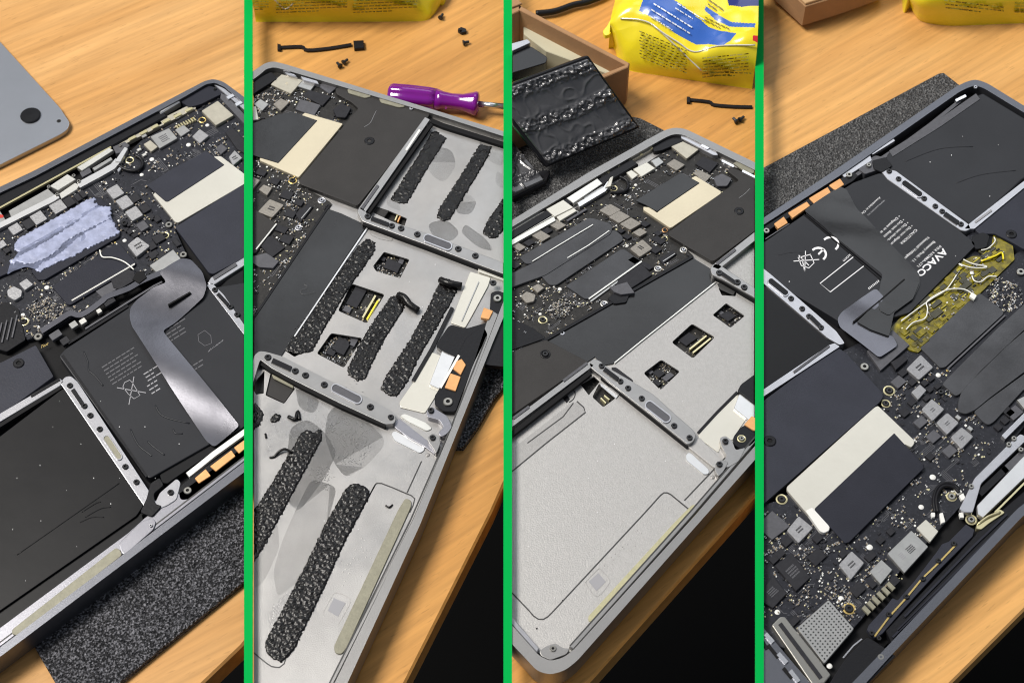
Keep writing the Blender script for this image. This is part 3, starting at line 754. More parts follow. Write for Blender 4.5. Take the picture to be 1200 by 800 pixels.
# ram shielding plates
T('shield_plate', '179,228 183,224 252,183 259,183 291,207 291,213 209,261 205,260', PCB, .0128, 'cream', r=1.5, o_=True)
T('shield_film', '172,217 200,199 241,177 246,180 263,193 197,236 194,236', .0128, .0131, 'sheet_blue', r=1, o_=True)
T('fan_cover', '205,266 291,212 330,230 300,295 250,321 245,320', PCB, .0132, 'sheet_blue', r=3, o_=True)
T('fan_cover', '-70,450 0,425 42,404 63,441 0,487 -70,530', .0100, .0130, 'sheet_blue', r=2, o_=True)
screw(22, 426, 6.5, .0128, 'black_plastic'); CUR['parent'] = lap
smd('-60,300 0,262 130,197 150,180 165,165 232,128 258,112 290,150 290,215 205,268 216,296 187,325 160,325 50,393 32,398 -10,350 -60,380', 3400, dens=.62, seed=3, size=.85, parent=C)
bb = smd('30,360 52,344 78,358 60,385 44,385', 500, dens=1, seed=5, size=.6, parent=C)
# side speaker well left
T('left_connector', '-20,360 8,353 22,362 30,398 8,412 -20,404', FLR, .0118, 'black_plastic', r=2)
for k in range(4): bar('connector_rib', f'{-4+k*6},{404-k*3} {2+k*6},{378-k*3}', 1.6, .0118, .0126, 'chip_grey')
# frame ribs
T('frame_rib', '70,449 76,441 83,440 91,447 184,589 178,597 171,596 74,454', FLR, RIB, 'alu', r=3, bev=.0003)
T('frame_rib', '-70,528 0,484 70,443 75,447 70,452 0,494 -70,540', FLR, RIB, 'alu', r=1, bev=.0003)
bar('speaker_slot_strip', '36,464 70,444', 3, RIB, RIB+.0003, 'black_plastic')
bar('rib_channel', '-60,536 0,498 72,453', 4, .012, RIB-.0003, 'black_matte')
T('frame_rib', '242,334 248,331 262,345 290,386 286,392 258,355', FLR, RIB, 'alu', r=2, bev=.0003)
T('frame_rib', '243,332 247,325 330,275 332,282 250,334', FLR, RIB, 'alu', r=1, bev=.0003)
bar('speaker_slot_strip', '250,326 277,309', 4, RIB, RIB+.0004, 'chip_grey')
for x, y in ((82, 452), (99, 476), (106, 487), (117, 503), (147, 547), (160, 565), (252, 340), (270, 360), (278, 369), (200, 577)): screw(x, y, 3.6)
bar('rib_slot', '85,456 97,474', 5, RIB, RIB+.0006, 'black_plastic'); bar('rib_slot', '255,344 267,357', 4.5, RIB, RIB+.0006, 'black_plastic')
oval(132, 524, 34, 9, RIB, axis=1)
# battery cells
bc = T('battery_cell', '-70,556 0,511 71,457 75,455 80,458 163,583 168,592 160,604 0,715 -70,766', FLR, .0131, 'film', r=3, bev=.0010)
T('cell_apron', '-70,768 0,717 158,606 166,600 168,610 150,626 0,738 -70,790', FLR, .0120, 'film', bc, r=2)
c2 = T('battery_cell', '69,417 76,409 150,361 160,352 292,330 300,480 286,500 246,520 176,560 170,557', FLR, BAT, 'film_soft', r=3, bev=.0008)
T('battery_cell', '256,337 266,327 300,305 330,330 300,385 290,380', FLR, .0131, 'film', r=2, bev=.0008)
def wr(pts): 
    tube('wrap_crease', [(x, y, .0135) for x, y in S(pts)], .00045, 'film_soft', c2, n=5, sides=6)
wr('98,412 103,424 104,434 111,440 121,452'); wr('153,503 162,521 174,531 178,534'); wr('173,517 182,525 193,533'); wr('203,503 206,508 214,508'); wr('182,475 192,488 222,496')
bar('cell_seam', '73,416 172,558', 3, .0128, .0138, 'black_plastic')
T('cell_apron', '187,556 245,517 286,492 292,500 196,566 190,566', FLR, .0125, 'film', r=2)
# printing on the battery
u = (0.86, -.50); v = (.50, .86); z = BAT+.00006
def tl(x, y, w_, h_, n, mm='ink_dim', k=1.):
    bm = bmesh.new(); rr = random.Random(int(x+y)); U = Vector((.85, -.53)); V = Vector((.53, .85))
    for i in range(n):
        s = 0
        while s < w_*(1-.12*(i % 2)):
            l = rr.uniform(3, 8); p = Vector((x, y))+U*s+V*(i*h_)
            prism_w([P(q[0], q[1], z) for q in (p, p+U*l, p+U*l+V*h_*.28, p+V*h_*.28)], z-.00003, z, bm=bm); s += l+1.3
    mk('small_print', bm, mm, c2, kind='stuff')
tl(119, 430, 42, 4.6, 6); tl(168, 438, 14, 4.5, 3, 'ink_grey'); tl(172, 452, 12, 5, 3, 'ink_grey'); tl(192, 388, 24, 4.4, 4); tl(222, 430, 14, 5, 2)
for a, b in (((137, 454), (171, 460)), ((157, 441), (151, 474))): bar('bin_mark', f'{a[0]},{a[1]} {b[0]},{b[1]}', 1, z-.0001, z, 'ink_grey', c2)
bar('bin_mark', '144,453 146,448 152,445 155,448 164,463 157,467 150,461 144,453', .8, z-.0001, z, 'ink_grey', c2)
text('Li-ion', 243, 413, (7.6, -5.6), (4.5, 6.5 * -1), z, 'ink_grey', c2)
bar('recycle_mark', '232,392 240,387 247,393 248,402 240,405 233,400 232,392', .7, z-.0001, z, 'ink_dim', c2)
# silver flex over the cells
ribbon('battery_flex', '187,322 213,305 224,306 238,322 243,338 239,350 205,379 191,389 200,401 281,500 251,524 242,517 200,455 155,384 152,372 153,361 160,352 180,338 196,333', .0139, 'flex_silver', .0020, 120, 2.2, r=4)
bar('flex_slot', '197,357 223,342', 1.6, .0140, .0164, 'black_matte')
# battery terminals
T('terminal_holder', '208,572 222,560 300,505 300,524 222,585 211,586', FLR, .0134, 'black_plastic', r=4)
for q in ('228,560 241,549 247,557 233,566', '246,546 271,527 276,534 253,552', '274,524 300,505 304,512 280,531'): T('copper_terminal', q, .0125, .0141, 'copper', r=1)
bar('white_insulator', '220,556 234,545 250,532 300,496', 6, .0125, .0140, 'white_plastic')
screw(220, 575, 5, .0135, 'steel_screw')
T('corner_foot', '187,577 207,560 212,565 207,585 196,592 181,598 182,588', FLR, .0138, 'alu', r=3, bev=.0003)
T('hinge_hook', '164,600 172,583 176,566 187,559 192,568 180,578 182,590 190,592 178,605', FLR, .0143, 'black_plastic', r=3)

dust('78,574 47,545 62,500 20,560 110,560 95,520 130,590 48,610 90,640 15,620 70,470 140,560 30,680', .01312, lap); dust('182,560 170,500 118,470 210,520 140,500 228,470', BAT+.0001, lap)
text('Test', 47, 408.5, (5.2, -2.6), (1.5, -5.6), PCB+.0001, 'gold', C)
for q in ('96,600 112,590 118,588', '100,606 118,596 130,594', '94,612 108,606 122,606', '20,650 60,622 140,566'): tube('wrap_crease', [(x, y, .0130) for x, y in S(q)], .00032, 'film', bc, n=5, sides=6)

traces('0,264 130,199 232,130 258,114 284,150 284,215 205,268 216,296 160,323 50,391 32,396 0,350', 90, 90, C)
# ================================================================ second view: battery out, old glue in the trays, purple screwdriver
begin(2); FLR = .0105
packet('wipes_packet', 'yellow plastic packet with small dark print behind the purple screwdriver', [
 [(262, 26, 0), (330, 26, 0), (400, 26, 0), (470, 25.5, 0), (498, 24.5, 0), (508, 18, 0), (516, 6, 0)],
 [(262, 17, .005), (330, 17, .005), (400, 16, .006), (470, 15, .006), (499, 16, .004), (509, 12, .003), (518, 2, .003)],
 [(262, 0, .018), (330, -2, .019), (400, -2, .019), (460, -4, .018), (486, -6, .014), (512, -8, .010), (522, -8, .006)],
 [(262, -30, .030), (330, -30, .032), (400, -30, .032), (460, -30, .030), (490, -32, .022), (518, -34, .012), (528, -34, .006)],
 [(262, -70, .030), (330, -70, .032), (400, -70, .032), (460, -70, .030), (490, -70, .022), (518, -70, .012), (528, -70, .006)]],
 [], [(296, -2, 1, .02, 18, 5, 3.2, .05, 'pack_ink'), (322, 1, 1, -.04, 84, 5, 3.4, .05, 'pack_ink'), (412, -6, 1, -.04, 76, 7, 3.4, .05, 'pack_ink')],
 nu=200, nv=110, seams=(('312,-8 324,2 334,11 344,4', .0004),))
t = thing('loose_flex_cable', 'thin black flat cable lying loose left of the purple screwdriver', 'cable', 370, 55)
bar('cable_strip', '327,55.5 353,54.5 360,58.5 385,56.5 412,52', 3.2, 0, .0012, 'black_plastic', n=3)
T('connector', '414,47.5 426,47 427,56 415,57', 0, .0022, 'black_plastic', c=.0003); T('end_tab', '325,51 329,52 329,58.5 325,58', 0, .0018, 'black_plastic')
def lscrew(x, y, a, label):
    o = thing('loose_screw', label, 'screw', x, y, group='loose screws on the wood'); s = .0012
    c, sn = math.cos(a), math.sin(a); p = P(x, y, 0); z0 = .0012
    for nm, l0, l1, r0 in (('screw_head', -.0012, -.0002, .0015), ('screw_shank', -.0002, .0022, .0008)):
        bm = bmesh.new(); rr = []
        for l, r_ in ((l0, r0*.85), (l0+.0002, r0), (l1, r0*.9)):
            rr.append([bm.verts.new((p.x+c*l-sn*r_*math.cos(q), p.y+sn*l+c*r_*math.cos(q), z0+.0004+r_*math.sin(q))) for q in [k*math.pi/5 for k in range(10)]])
        for A_, B_ in zip(rr, rr[1:]):
            for k in range(10): bm.faces.new((A_[k], A_[(k+1) % 10], B_[(k+1) % 10], B_[k]))
        bm.faces.new(rr[0]); bm.faces.new(rr[-1]); bmesh.ops.recalc_face_normals(bm, faces=bm.faces); mk(nm, bm, 'black_screw')
lscrew(398, 79, 2.2, 'tiny black screw, lower left of the pair beside the flat cable by the purple screwdriver'); lscrew(404, 75, .8, 'tiny black screw, upper right of the pair beside the flat cable by the purple screwdriver')
lscrew(545, 52.5, .3, 'tiny black screw lying alone just above the purple screwdriver'); lscrew(517, 22.5, 1.2, 'tiny black screw right beside the corner of the yellow packet')
t = thing('plastic_clip', 'small black clip lying on the wood above the lone screw and the purple screwdriver', 'clip', 541, 35)
T('clip_body', '536,35 540,31.5 546,33.5 547,37 541,38.5', 0, .0020, 'black_plastic', r=1); T('clip_pin', '537,33 540,32.5 541,35 538,36', .002, .003, 'black_plastic')
# screwdriver
sd = thing('screwdriver', 'translucent purple handled screwdriver with a steel shaft, lying behind the open laptop', 'screwdriver', 510, 112)
A_, B_ = P(455, 111, .0065), P(561, 122, .0065); dv = (B_-A_); Ld = dv.length; du = dv.normalized(); sv = Vector((-du.y, du.x, 0))
def rev(nm, prof, m, fl=0, seg=30):
    bm = bmesh.new(); rr = []
    for t_, r_ in prof:
        ring_ = []
        for k in range(seg):
            a = 2*math.pi*k/seg; q = r_*(1-fl*max(0, math.cos(6*a)) if fl else 1); c = A_+du*(t_*Ld)
            ring_.append(bm.verts.new(c+sv*q*math.cos(a)+Vector((0, 0, 1))*q*math.sin(a)))
        rr.append(ring_)
    for a, b in zip(rr, rr[1:]):
        for k in range(seg): bm.faces.new((a[k], a[(k+1) % seg], b[(k+1) % seg], b[k]))
    bm.faces.new(rr[0]); bm.faces.new(rr[-1][::-1]); bmesh.ops.recalc_face_normals(bm, faces=bm.faces); return mk(nm, bm, m, smooth=True)
hd = rev('handle', [(0, .0040), (.015, .0054), (.05, .0060), (.25, .0062), (.45, .0060), (.53, .0056)], 'purple', .13, 36)
rev('handle_neck', [(.53, .0057), (.60, .0046), (.70, .0040), (.82, .0043), (.93, .0058), (.96, .0063), (.985, .0060), (1, .0045)], 'purple', .04, 36)
rev('shaft', [(.99, .0016), (1.6, .0016)], 'silver'); 
m_ = T('foam_mat', '552,370 650,350 650,410 600,440 578,468 560,500 543,524 470,524', 0, MAT, 'foam_dark', None, c=.0004)
tag(m_, 'black foam mat showing between the laptop with glue strips and the wood edge', 'foam mat')
lap = thing('open_laptop', 'open laptop with rough black glue strips left in its bright metal trays', 'laptop', 440, 400)
hs = T('housing', '250,116 302,80 311,74 320,72 333,75 600,157 660,176 650,230 578,400 492,615 407,800 372,870 250,870', MAT, RIM, 'space_grey_warm', r=5, bev=.0008,
  holes=[('250,126 304,88 312,81 321,79 334,82 500,131 600,163 640,178 638,230 567,412 533,500 484,612 392,800 360,870 250,870', 3)], pocket=MAT+.001)
cuts = [('437,249 441,242 456,247 477,256 474,265 458,259', 1), ('437,312 450,295 480,304 469,326 441,318', 2), ('412,332 451,345 430,379 396,364', 3),
        ('388,390 425,396 403,431 371,414', 3), ('332,406 362,410 345,418 336,412', 1), ('318,433 346,455 333,473 311,463', 2), ('294,452 310,434 309,461 300,462', 1)]
T('tray', '250,126 304,86 334,80 610,164 642,178 640,232 568,416 534,503 485,614 390,803 360,880 250,880', FLR-.0008, FLR, 'tray', c=0, holes=cuts)
T('board_below', '250,200 480,220 500,330 460,450 340,500 250,500', FLR-.0045, FLR-.0030, 'pcb_warm', c=0)
zb = FLR-.0030
for x, y, a, b, mm in ((460, 311, 18, 12, 'chip'), (449, 303, 6, 5, 'chip'), (470, 306, 6, 6, 'chip_grey'), (418, 347, 14, 26, 'chip'), (407, 362, 9, 7, 'chip_grey'), (400, 405, 16, 18, 'chip'), (414, 400, 8, 10, 'chip_grey'), (388, 412, 10, 8, 'chip')):
    B('chip', x, y, a, b, mm, zb, zb+.0012, parent=lap)
for q in ('440,346 425,372', '445,350 431,376'): bar('gold_contact_strip', q, 2.2, zb, zb+.0016, 'gold_pale')
bar('gold_contact_strip', '443,352 430,374', 2, zb+.001, zb+.0022, 'pack_yellow'); bar('gold_contact_strip', '327,452 332,462', 2, zb, zb+.0012, 'gold_pale'); bar('gold_contact_strip', '463,258 466,251', 1.5, zb+.0005, zb+.0022, 'gold_pale'); bar('gold_contact_strip', '466,260 469,253', 1.5, zb+.0005, zb+.0022, 'copper')
T('dark_patch', '437,249 441,242 456,247 450,255', FLR-.0012, FLR-.0003, 'sheet_warm'); T('dark_patch', '318,433 330,431 345,455 333,472 312,462', FLR-.0016, FLR-.0008, 'sheet_warm')
smd('437,312 450,295 480,304 469,326 441,318', 160, z=zb, dens=1, seed=11, size=.7, avoid=False); smd('388,390 425,396 403,431 371,414', 200, z=zb, dens=1, seed=12, size=.8, avoid=False); smd('412,332 451,345 430,379 396,364', 90, z=zb, dens=1, seed=13, size=.7, avoid=False)
# front rail and ledges
T('front_rail', '575,362 584,368 534,500 486,611 391,800 362,870 356,864 388,796 484,607 530,498', FLR, .0134, 'space_grey_warm', c=.0003)
bar('rail_groove', '570,395 529,499 481,609 386,800 360,860', 1.8, .0132, .01345, 'groove')
T('adhesive_strip', '466,598 475,583 482,586 482,593 406,759 400,766 393,765 391,757', FLR, FLR+.0007, 'tan_strip', r=4)
for q in ('440,567 392,655 345,742 333,777 322,781 313,777 296,763', '440,567 447,566 474,577 486,584 480,600', '440,567 392,655', '494,540 477,577'): bar('tray_groove', q, 1.4, FLR, FLR+.00012, 'groove', n=2)  # real grooves drawn as dark strips, widened to include their shadow
# wet stains and crystals
SN = [0]
def stain(pts): SN[0] += 1; T('wet_stain', pts, FLR, FLR+.00004+SN[0]*.000012, 'stain', r=9, c=0)
for q in ('500,170 530,175 535,195 520,215 505,205 498,190', '545,225 560,235 552,252 535,250 532,238', '560,165 578,160 590,172 590,196 575,190 566,178', '545,262 570,280 580,295 560,290 540,272', '340,500 360,490 380,505 395,530 380,560 350,600 330,580 336,540', '385,480 410,470 440,490 452,520 430,545 405,560 390,540 380,510',
          '330,635 345,600 365,560 395,570 385,610 350,680 325,700 320,670', '300,640 325,610 328,640 310,680 298,690', '346,452 362,450 375,470 368,485 350,478', '500,262 522,256 540,272 528,284 508,278', '455,228 468,238 470,248 452,240', '582,200 590,205 590,222 580,215'): stain(q)
def crystals(poly, n, seed):
    bm = bmesh.new(); rr = random.Random(seed); pl_ = S(poly); xs = [p[0] for p in pl_]; ys = [p[1] for p in pl_]
    for k in range(n):
        x, y = rr.uniform(min(xs), max(xs)), rr.uniform(min(ys), max(ys))
        if not pip(x, y, pl_): continue
        r_ = rr.uniform(.3, 1.0); a0 = rr.random()*6; pp = [P(x+r_*math.cos(a0+k2*1.26)*rr.uniform(.6, 1), y+r_*.8*math.sin(a0+k2*1.26), FLR) for k2 in range(5)]
        prism_w(pp, FLR, FLR+rr.uniform(.0001, .0003), .00005, bm=bm)
    mk('residue_crystals', bm, 'alu_warm', kind='stuff')
crystals('390,475 405,470 432,490 437,520 425,545 405,548 390,530 383,505', 700, 4); crystals('362,548 385,545 392,560 385,575 372,570 362,560', 160, 5); crystals('395,440 420,446 455,500 440,515 410,480', 130, 6)
# glue strips
glue('505,156 510,153 524,162 500,200 484,228 477,239 468,239 457,234 475,205 490,182', seed=1)
glue('562,169 577,172 572,185 545,230 527,258 520,260 511,255 515,243 540,205', seed=2); glue('598,222 590,232 570,260 565,273 574,280 583,279 600,258', seed=3)
glue('430,279 440,284 440,294 428,312 405,345 385,378 366,412 350,416 332,411 345,385 375,350 400,315 418,290', h=.0011, seed=4)
glue('457,348 466,345 480,350 470,368 450,400 437,425 429,444 420,447 409,440 406,434 420,404 440,372', h=.0011, seed=5)
glue('515,330 522,326 540,332 532,350 510,388 492,418 478,448 466,465 456,464 445,456 452,440 480,398 500,362', h=.0011, seed=6)
glue('352,508 360,503 368,507 372,503 378,504 377,516 360,548 333,598 310,640 296,662 284,680 284,622 296,600 318,566 338,532', h=.0012, seed=7)
glue('404,573 411,567 420,566 432,572 434,580 428,592 405,635 380,690 358,735 346,760 338,770 330,776 318,772 311,764 310,752 330,715 356,665 380,615', h=.0012, seed=8)
glue('290,470 300,472 310,485 305,498 290,510', seed=9); glue('316,490 323,484 330,487 327,494 318,496', h=.0012, seed=10); 
tube('rubber_shred', [(467, 346, 0.0118), (474, 349, 0.0130), (480, 357, 0.0126), (490, 364, 0.0116)], .0018, 'glue', n=4); tube('rubber_shred', [(516, 328, 0.0118), (526, 332, 0.0130), (541, 335, 0.0122)], .0017, 'glue', n=4)
tube('rubber_shred', [(342, 530, 0.0114), (334, 526, 0.0120), (327, 529, 0.0116), (321, 535, 0.0108), (316, 536, 0.0106)], .0006, 'glue', n=5); tube('rubber_shred', [(338, 488, 0.0108), (346, 491, 0.0114), (349, 482, 0.0110), (351, 492, 0.0108)], .0009, 'glue', n=4)
tube('rubber_shred', [(452, 592, 0.0107), (456, 594, 0.0110), (460, 591, 0.0107)], .0004, 'glue', n=3); tube('rubber_shred', [(311, 508, 0.0107), (312, 513, 0.0109)], .0005, 'glue', n=3)
# raised dots and engraved square (its code left out)
for x, y in ((424, 631), (428, 633), (417, 644), (424, 641), (426, 647), (429, 653), (420, 655), (415, 654), (411, 660), (408, 661), (405, 667), (402, 670), (409, 672), (423, 675), (398, 687), (402, 686), (404, 681), (435, 654), (433, 636)): dot(x, y, 1.3, FLR-.0003, 'tray_plain', name='raised_dot')
for q in ('391,695 396,694 410,701 409,709', '391,695 379,716 380,722', '409,709 396,732'): bar('engraved_frame', q, .8, FLR, FLR+.0001, 'tray_recess', n=2)
T('engraved_square', '391,700 405,706 396,722 384,715', FLR, FLR+.00010, 'ink_grey', c=0)
# keyboard backing sheet in the middle
T('backing_sheet', '383,244 400,250 430,264 404,303 340,401 320,432 250,432 250,420 296,374', FLR, FLR+.0006, 'flex_dark', c=.0001); bar('sheet_edge', '431,266 404,306 345,394', 1.6, FLR, FLR+.0008, 'alu_bright')
tube('glue_drip', [(356, 333, 0.0112), (360, 337, 0.0113), (352, 341, 0.0113), (356, 345, 0.0113), (370, 342, 0.0113)], .0004, 'stain', n=5)
# ribs
rb1 = T('frame_rib', '418,247 422,242 427,245 431,252 500,273 562,297 604,313 604,326 560,310 500,287 437,264 424,259', FLR, RIB, 'alu_warm', r=3, bev=.0003)
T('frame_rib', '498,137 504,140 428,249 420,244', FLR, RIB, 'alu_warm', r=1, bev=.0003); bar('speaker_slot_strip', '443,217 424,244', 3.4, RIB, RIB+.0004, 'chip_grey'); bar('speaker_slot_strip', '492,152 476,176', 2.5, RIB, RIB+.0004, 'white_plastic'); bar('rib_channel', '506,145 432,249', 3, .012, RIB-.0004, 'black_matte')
for x, y in ((431, 254), (459, 265), (470, 268), (489, 275), (537, 292), (557, 300), (578, 332), (314, 419), (346, 435), (358, 440), (380, 451), (434, 477), (458, 489), (505, 481), (507, 513)): screw(x, y, 3.9)
bar('rib_slot', '435,255.5 455,263', 4.6, RIB, RIB+.0006, 'black_plastic'); oval(513, 283.5, 36, 11, RIB, 'chip_grey')
T('frame_rib', '296,424 298,416 304,411 312,412 330,417 385,445 432,466 460,482 464,490 462,496 452,497 400,473 340,443 318,431 305,421 302,430 296,450 284,450', FLR, RIB, 'alu_warm', r=3, bev=.0003)
bar('rib_slot', '319,422 341,432', 6, RIB, RIB+.0006, 'black_plastic'); oval(406, 461, 40, 12, RIB, 'chip_grey')
T('rib_arm', '462,494 468,490 506,520 512,528 510,532 496,522 478,512 462,500', FLR, .0120, 'rail_grey', r=2, bev=.0002)
T('corner_foot', '500,480 506,476 524,487 530,500 524,508 517,512 513,507 520,500 515,492 500,488', FLR, .0136, 'rail_grey', r=3, bev=.0002)
T('corner_foot', '501,512 507,507 515,511 516,520 511,532 507,524 502,518', FLR, .0138, 'space_grey_warm', r=3, bev=.0002)
T('long_insert', '458,508 462,504 497,521 498,527 492,531 462,516', FLR, FLR+.0005, 'alu_bright', r=3); T('long_insert', '468,487 474,484 500,495 507,502 500,505 478,494', FLR, FLR+.0005, 'nickel', r=3)
T('long_insert', '318,437 344,450 344,455 320,443', FLR, FLR+.0005, 'tan_strip', r=2); T('rib_cut', '433,270 441,270 462,277 459,283 444,280 434,275', FLR, FLR+.0002, 'tray_recess', r=2)
dot(501, 533, 2.6, FLR, 'tray_recess', name='locating_pin')
# shiny connector plates and copper terminals
T('contact_plate', '551,318 575,325 572,335 552,372 545,384 528,378 534,362', FLR, .0112, 'cream', r=2, bev=.0002); bar('plate_fold', '561,330 541,376', 1.2, .0112, .0116, 'can')
T('contact_plate', '505,412 521,418 533,423 523,447 512,462 498,484 469,477 468,471 486,445', FLR, .0110, 'cream', r=2, bev=.0002)
T('contact_plate', '519,408 535,414 516,456 503,450', .0110, .0125, 'alu_bright', r=1.5); bar('white_insulator', '538,416 516,454', 3, .0110, .0140, 'white_plastic')
T('contact_plate', '562,304 590,315 600,320 600,332 560,318', FLR, .0120, 'cream', r=2, bev=.0002)
bar('black_tape', '484,446 505,410 520,380 530,360', 4, .0100, .0116, 'black_plastic'); T('battery_plug', '527,380 546,385 590,372 600,378 600,430 575,428 540,420 520,412 510,405', FLR, .0130, 'black_plastic', r=5, bev=.0006)
T('terminal_holder', '509,464 513,458 538,412 546,396 566,380 572,392 556,425 540,465 534,482 520,482 510,475', FLR, .0134, 'black_plastic', r=3)
for q in ('535,423 541,420 546,427 540,439 531,432', '528,437 540,441 534,458 521,454', '567,360 578,364 573,374 563,372'): T('copper_terminal', q, .0125, .0142, 'copper', r=1)
screw(525, 471, 5.5, .0135, 'steel_screw'); T('terminal_holder', '575,343 583,340 600,346 600,378 585,372 574,366', FLR, .0132, 'black_plastic', r=3); screw(583, 350, 5, .0133, 'steel_screw')
# logic board
C = T('logic_board', '250,140 312,86 322,84 403,110 424,122 414,140 345,210 352,217 386,236 389,239 296,376 250,446', FLR+.0006, PCB, 'pcb_warm'); bar('board_edge_rail', '386,240 296,374', 2.5, FLR, .0114, 'black_plastic')
T('hinge_cover', '250,132 306,90 318,84 325,92 300,108 260,142', FLR, .0132, 'black_plastic', r=2); 
for q in ('333,84 345,87 349,91 337,88', '352,89 372,95 374,99 355,94', '331,80 340,82 341,85 332,83'): T('port_frame', q, .0118, .0141, 'alu', parent=lap, r=1)
T('port_block', '338,90 370,98 364,106 345,100', FLR, .0126, 'can', parent=lap)
Q4('shield_can', '317,99 330,87 355,94 341,110', 'can_warm', z1=.0128, parent=C, r=1.2); mark(336, 98, 3, 3, .0128, 'cream_warm', 2, C)
Q4('chip', '297,122 305,116 315,122 307,130', 'can', parent=C); Q4('inductor', '320,122 329,115 339,120 329,130', 'inductor_warm', z1=.0126, parent=C, r=1); Q4('chip', '355,112 362,105 388,113 378,124', 'chip', parent=C); Q4('chip', '372,100 380,97 394,103 386,110', 'chip_grey', parent=C)
Q4('chip', '352,116 376,123 368,136 346,128', 'chip_grey', parent=C); Q4('inductor', '390,128 400,121 412,126 405,138 394,137', 'chip', z1=.0130, parent=C, r=2); Q4('chip', '286,128 300,124 303,140 290,142', 'cream', parent=C)
T('shield_plate', '357,132 402,145 356,201 350,208 304,188 305,184 318,168', PCB, .0127, 'cream_warm', r=1.5, o_=True); T('shield_film', '343,131 372,141 326,191 296,182 280,178 280,150 326,134', .0127, .0130, 'flex_dark', r=1, o_=True)
T('fan_cover', '393,104 408,100 418,106 500,131 504,134 421,239 418,241 352,216 350,211 404,146 420,127 412,120 394,110', PCB, .0134, 'sheet_warm', r=2, bev=.0002); screw(433, 166, 6, .0130, 'black_plastic', lap)
T('foam_pad', '407,104 412,102 434,109 435,113 428,115 408,109', .0134, .0140, 'tan_strip', r=3); T('foam_pad', '444,115 449,114 472,121 475,125 468,126 446,120', .0134, .0140, 'tan_strip', r=3)
screw(482, 128, 2.4, .0134, 'alu'); tube('scratch', [(427, 149, .01345), (434, 144, .01345), (438, 136, .01345), (441, 130, .01345)], .00012, 'ink_grey')
Q4('inductor', '302,248 316,233 333,240 319,255', 'inductor_warm', z1=.0128, parent=C, r=2); mark(318, 244, 7, 6, .0128, 'chip', 2, C); Q4('inductor', '303,222 309,216 319,220 313,229', 'inductor_warm', z1=.0126, parent=C, r=1); Q4('inductor', '284,220 296,207 305,211 296,222', 'inductor_warm', z1=.0126, parent=C, r=1)
Q4('connector', '346,250 362,238 367,242 352,261', 'chip', z1=.0122, parent=C); bar('connector_pin_row', '353,256 364,243', 1, .0122, .0124, 'can', C)
for x, y, a, b in ((336, 228, 13, 10), (340, 250, 12, 9), (322, 212, 10, 8), (350, 237, 10, 7), (330, 268, 13, 8), (336, 280, 12, 10), (306, 202, 11, 7)): B('chip', x, y, a, b, 'chip', parent=C)
T('black_pad', '284,246 300,246 324,262 300,296 284,300', PCB, .0124, 'sheet_warm', r=1, o_=True); bar('pad_edge', '324,262 300,292', 1.6, .0118, .0126, 'nickel')
T('connector_flap', '296,300 312,296 327,306 320,314 304,313 296,308', PCB, .0126, 'chip_grey', o_=True); T('connector_block', '300,282 318,276 334,290 318,302', PCB, .0120, 'chip', o_=True)
for x, y in ((343, 212),): ring(x, y, 5, PCB, 'gold', C)
ring(377, 235, 4.6, PCB, 'alu', C, 'alu'); ring(350, 267, 4.4, PCB, 'alu', C, 'alu'); dot(298, 245, 2.4, PCB, 'white_plastic', C)
smd('250,150 312,92 322,88 403,113 414,140 345,210 386,236 300,366 250,440', 2600, dens=.66, seed=21, size=.8, parent=C)

shade_strip('425,262 437,266 500,289 560,312 604,329', 3); shade_strip('303,424 318,434 340,446 400,476 452,499', 3); shade_strip('430,252 500,148', 3, .0128); shade_strip('505,141 520,147 600,172', 5, .0125)  # painted shade along the rib walls and the rear tray wall
dust('480,330 495,360 540,300 510,310 430,270 350,530 420,620 450,640 455,690 380,610 360,470 500,560 470,550', FLR+.0001, lap)

traces('296,110 322,90 400,113 414,140 345,210 384,238 300,362 296,360', 50, 50, C)
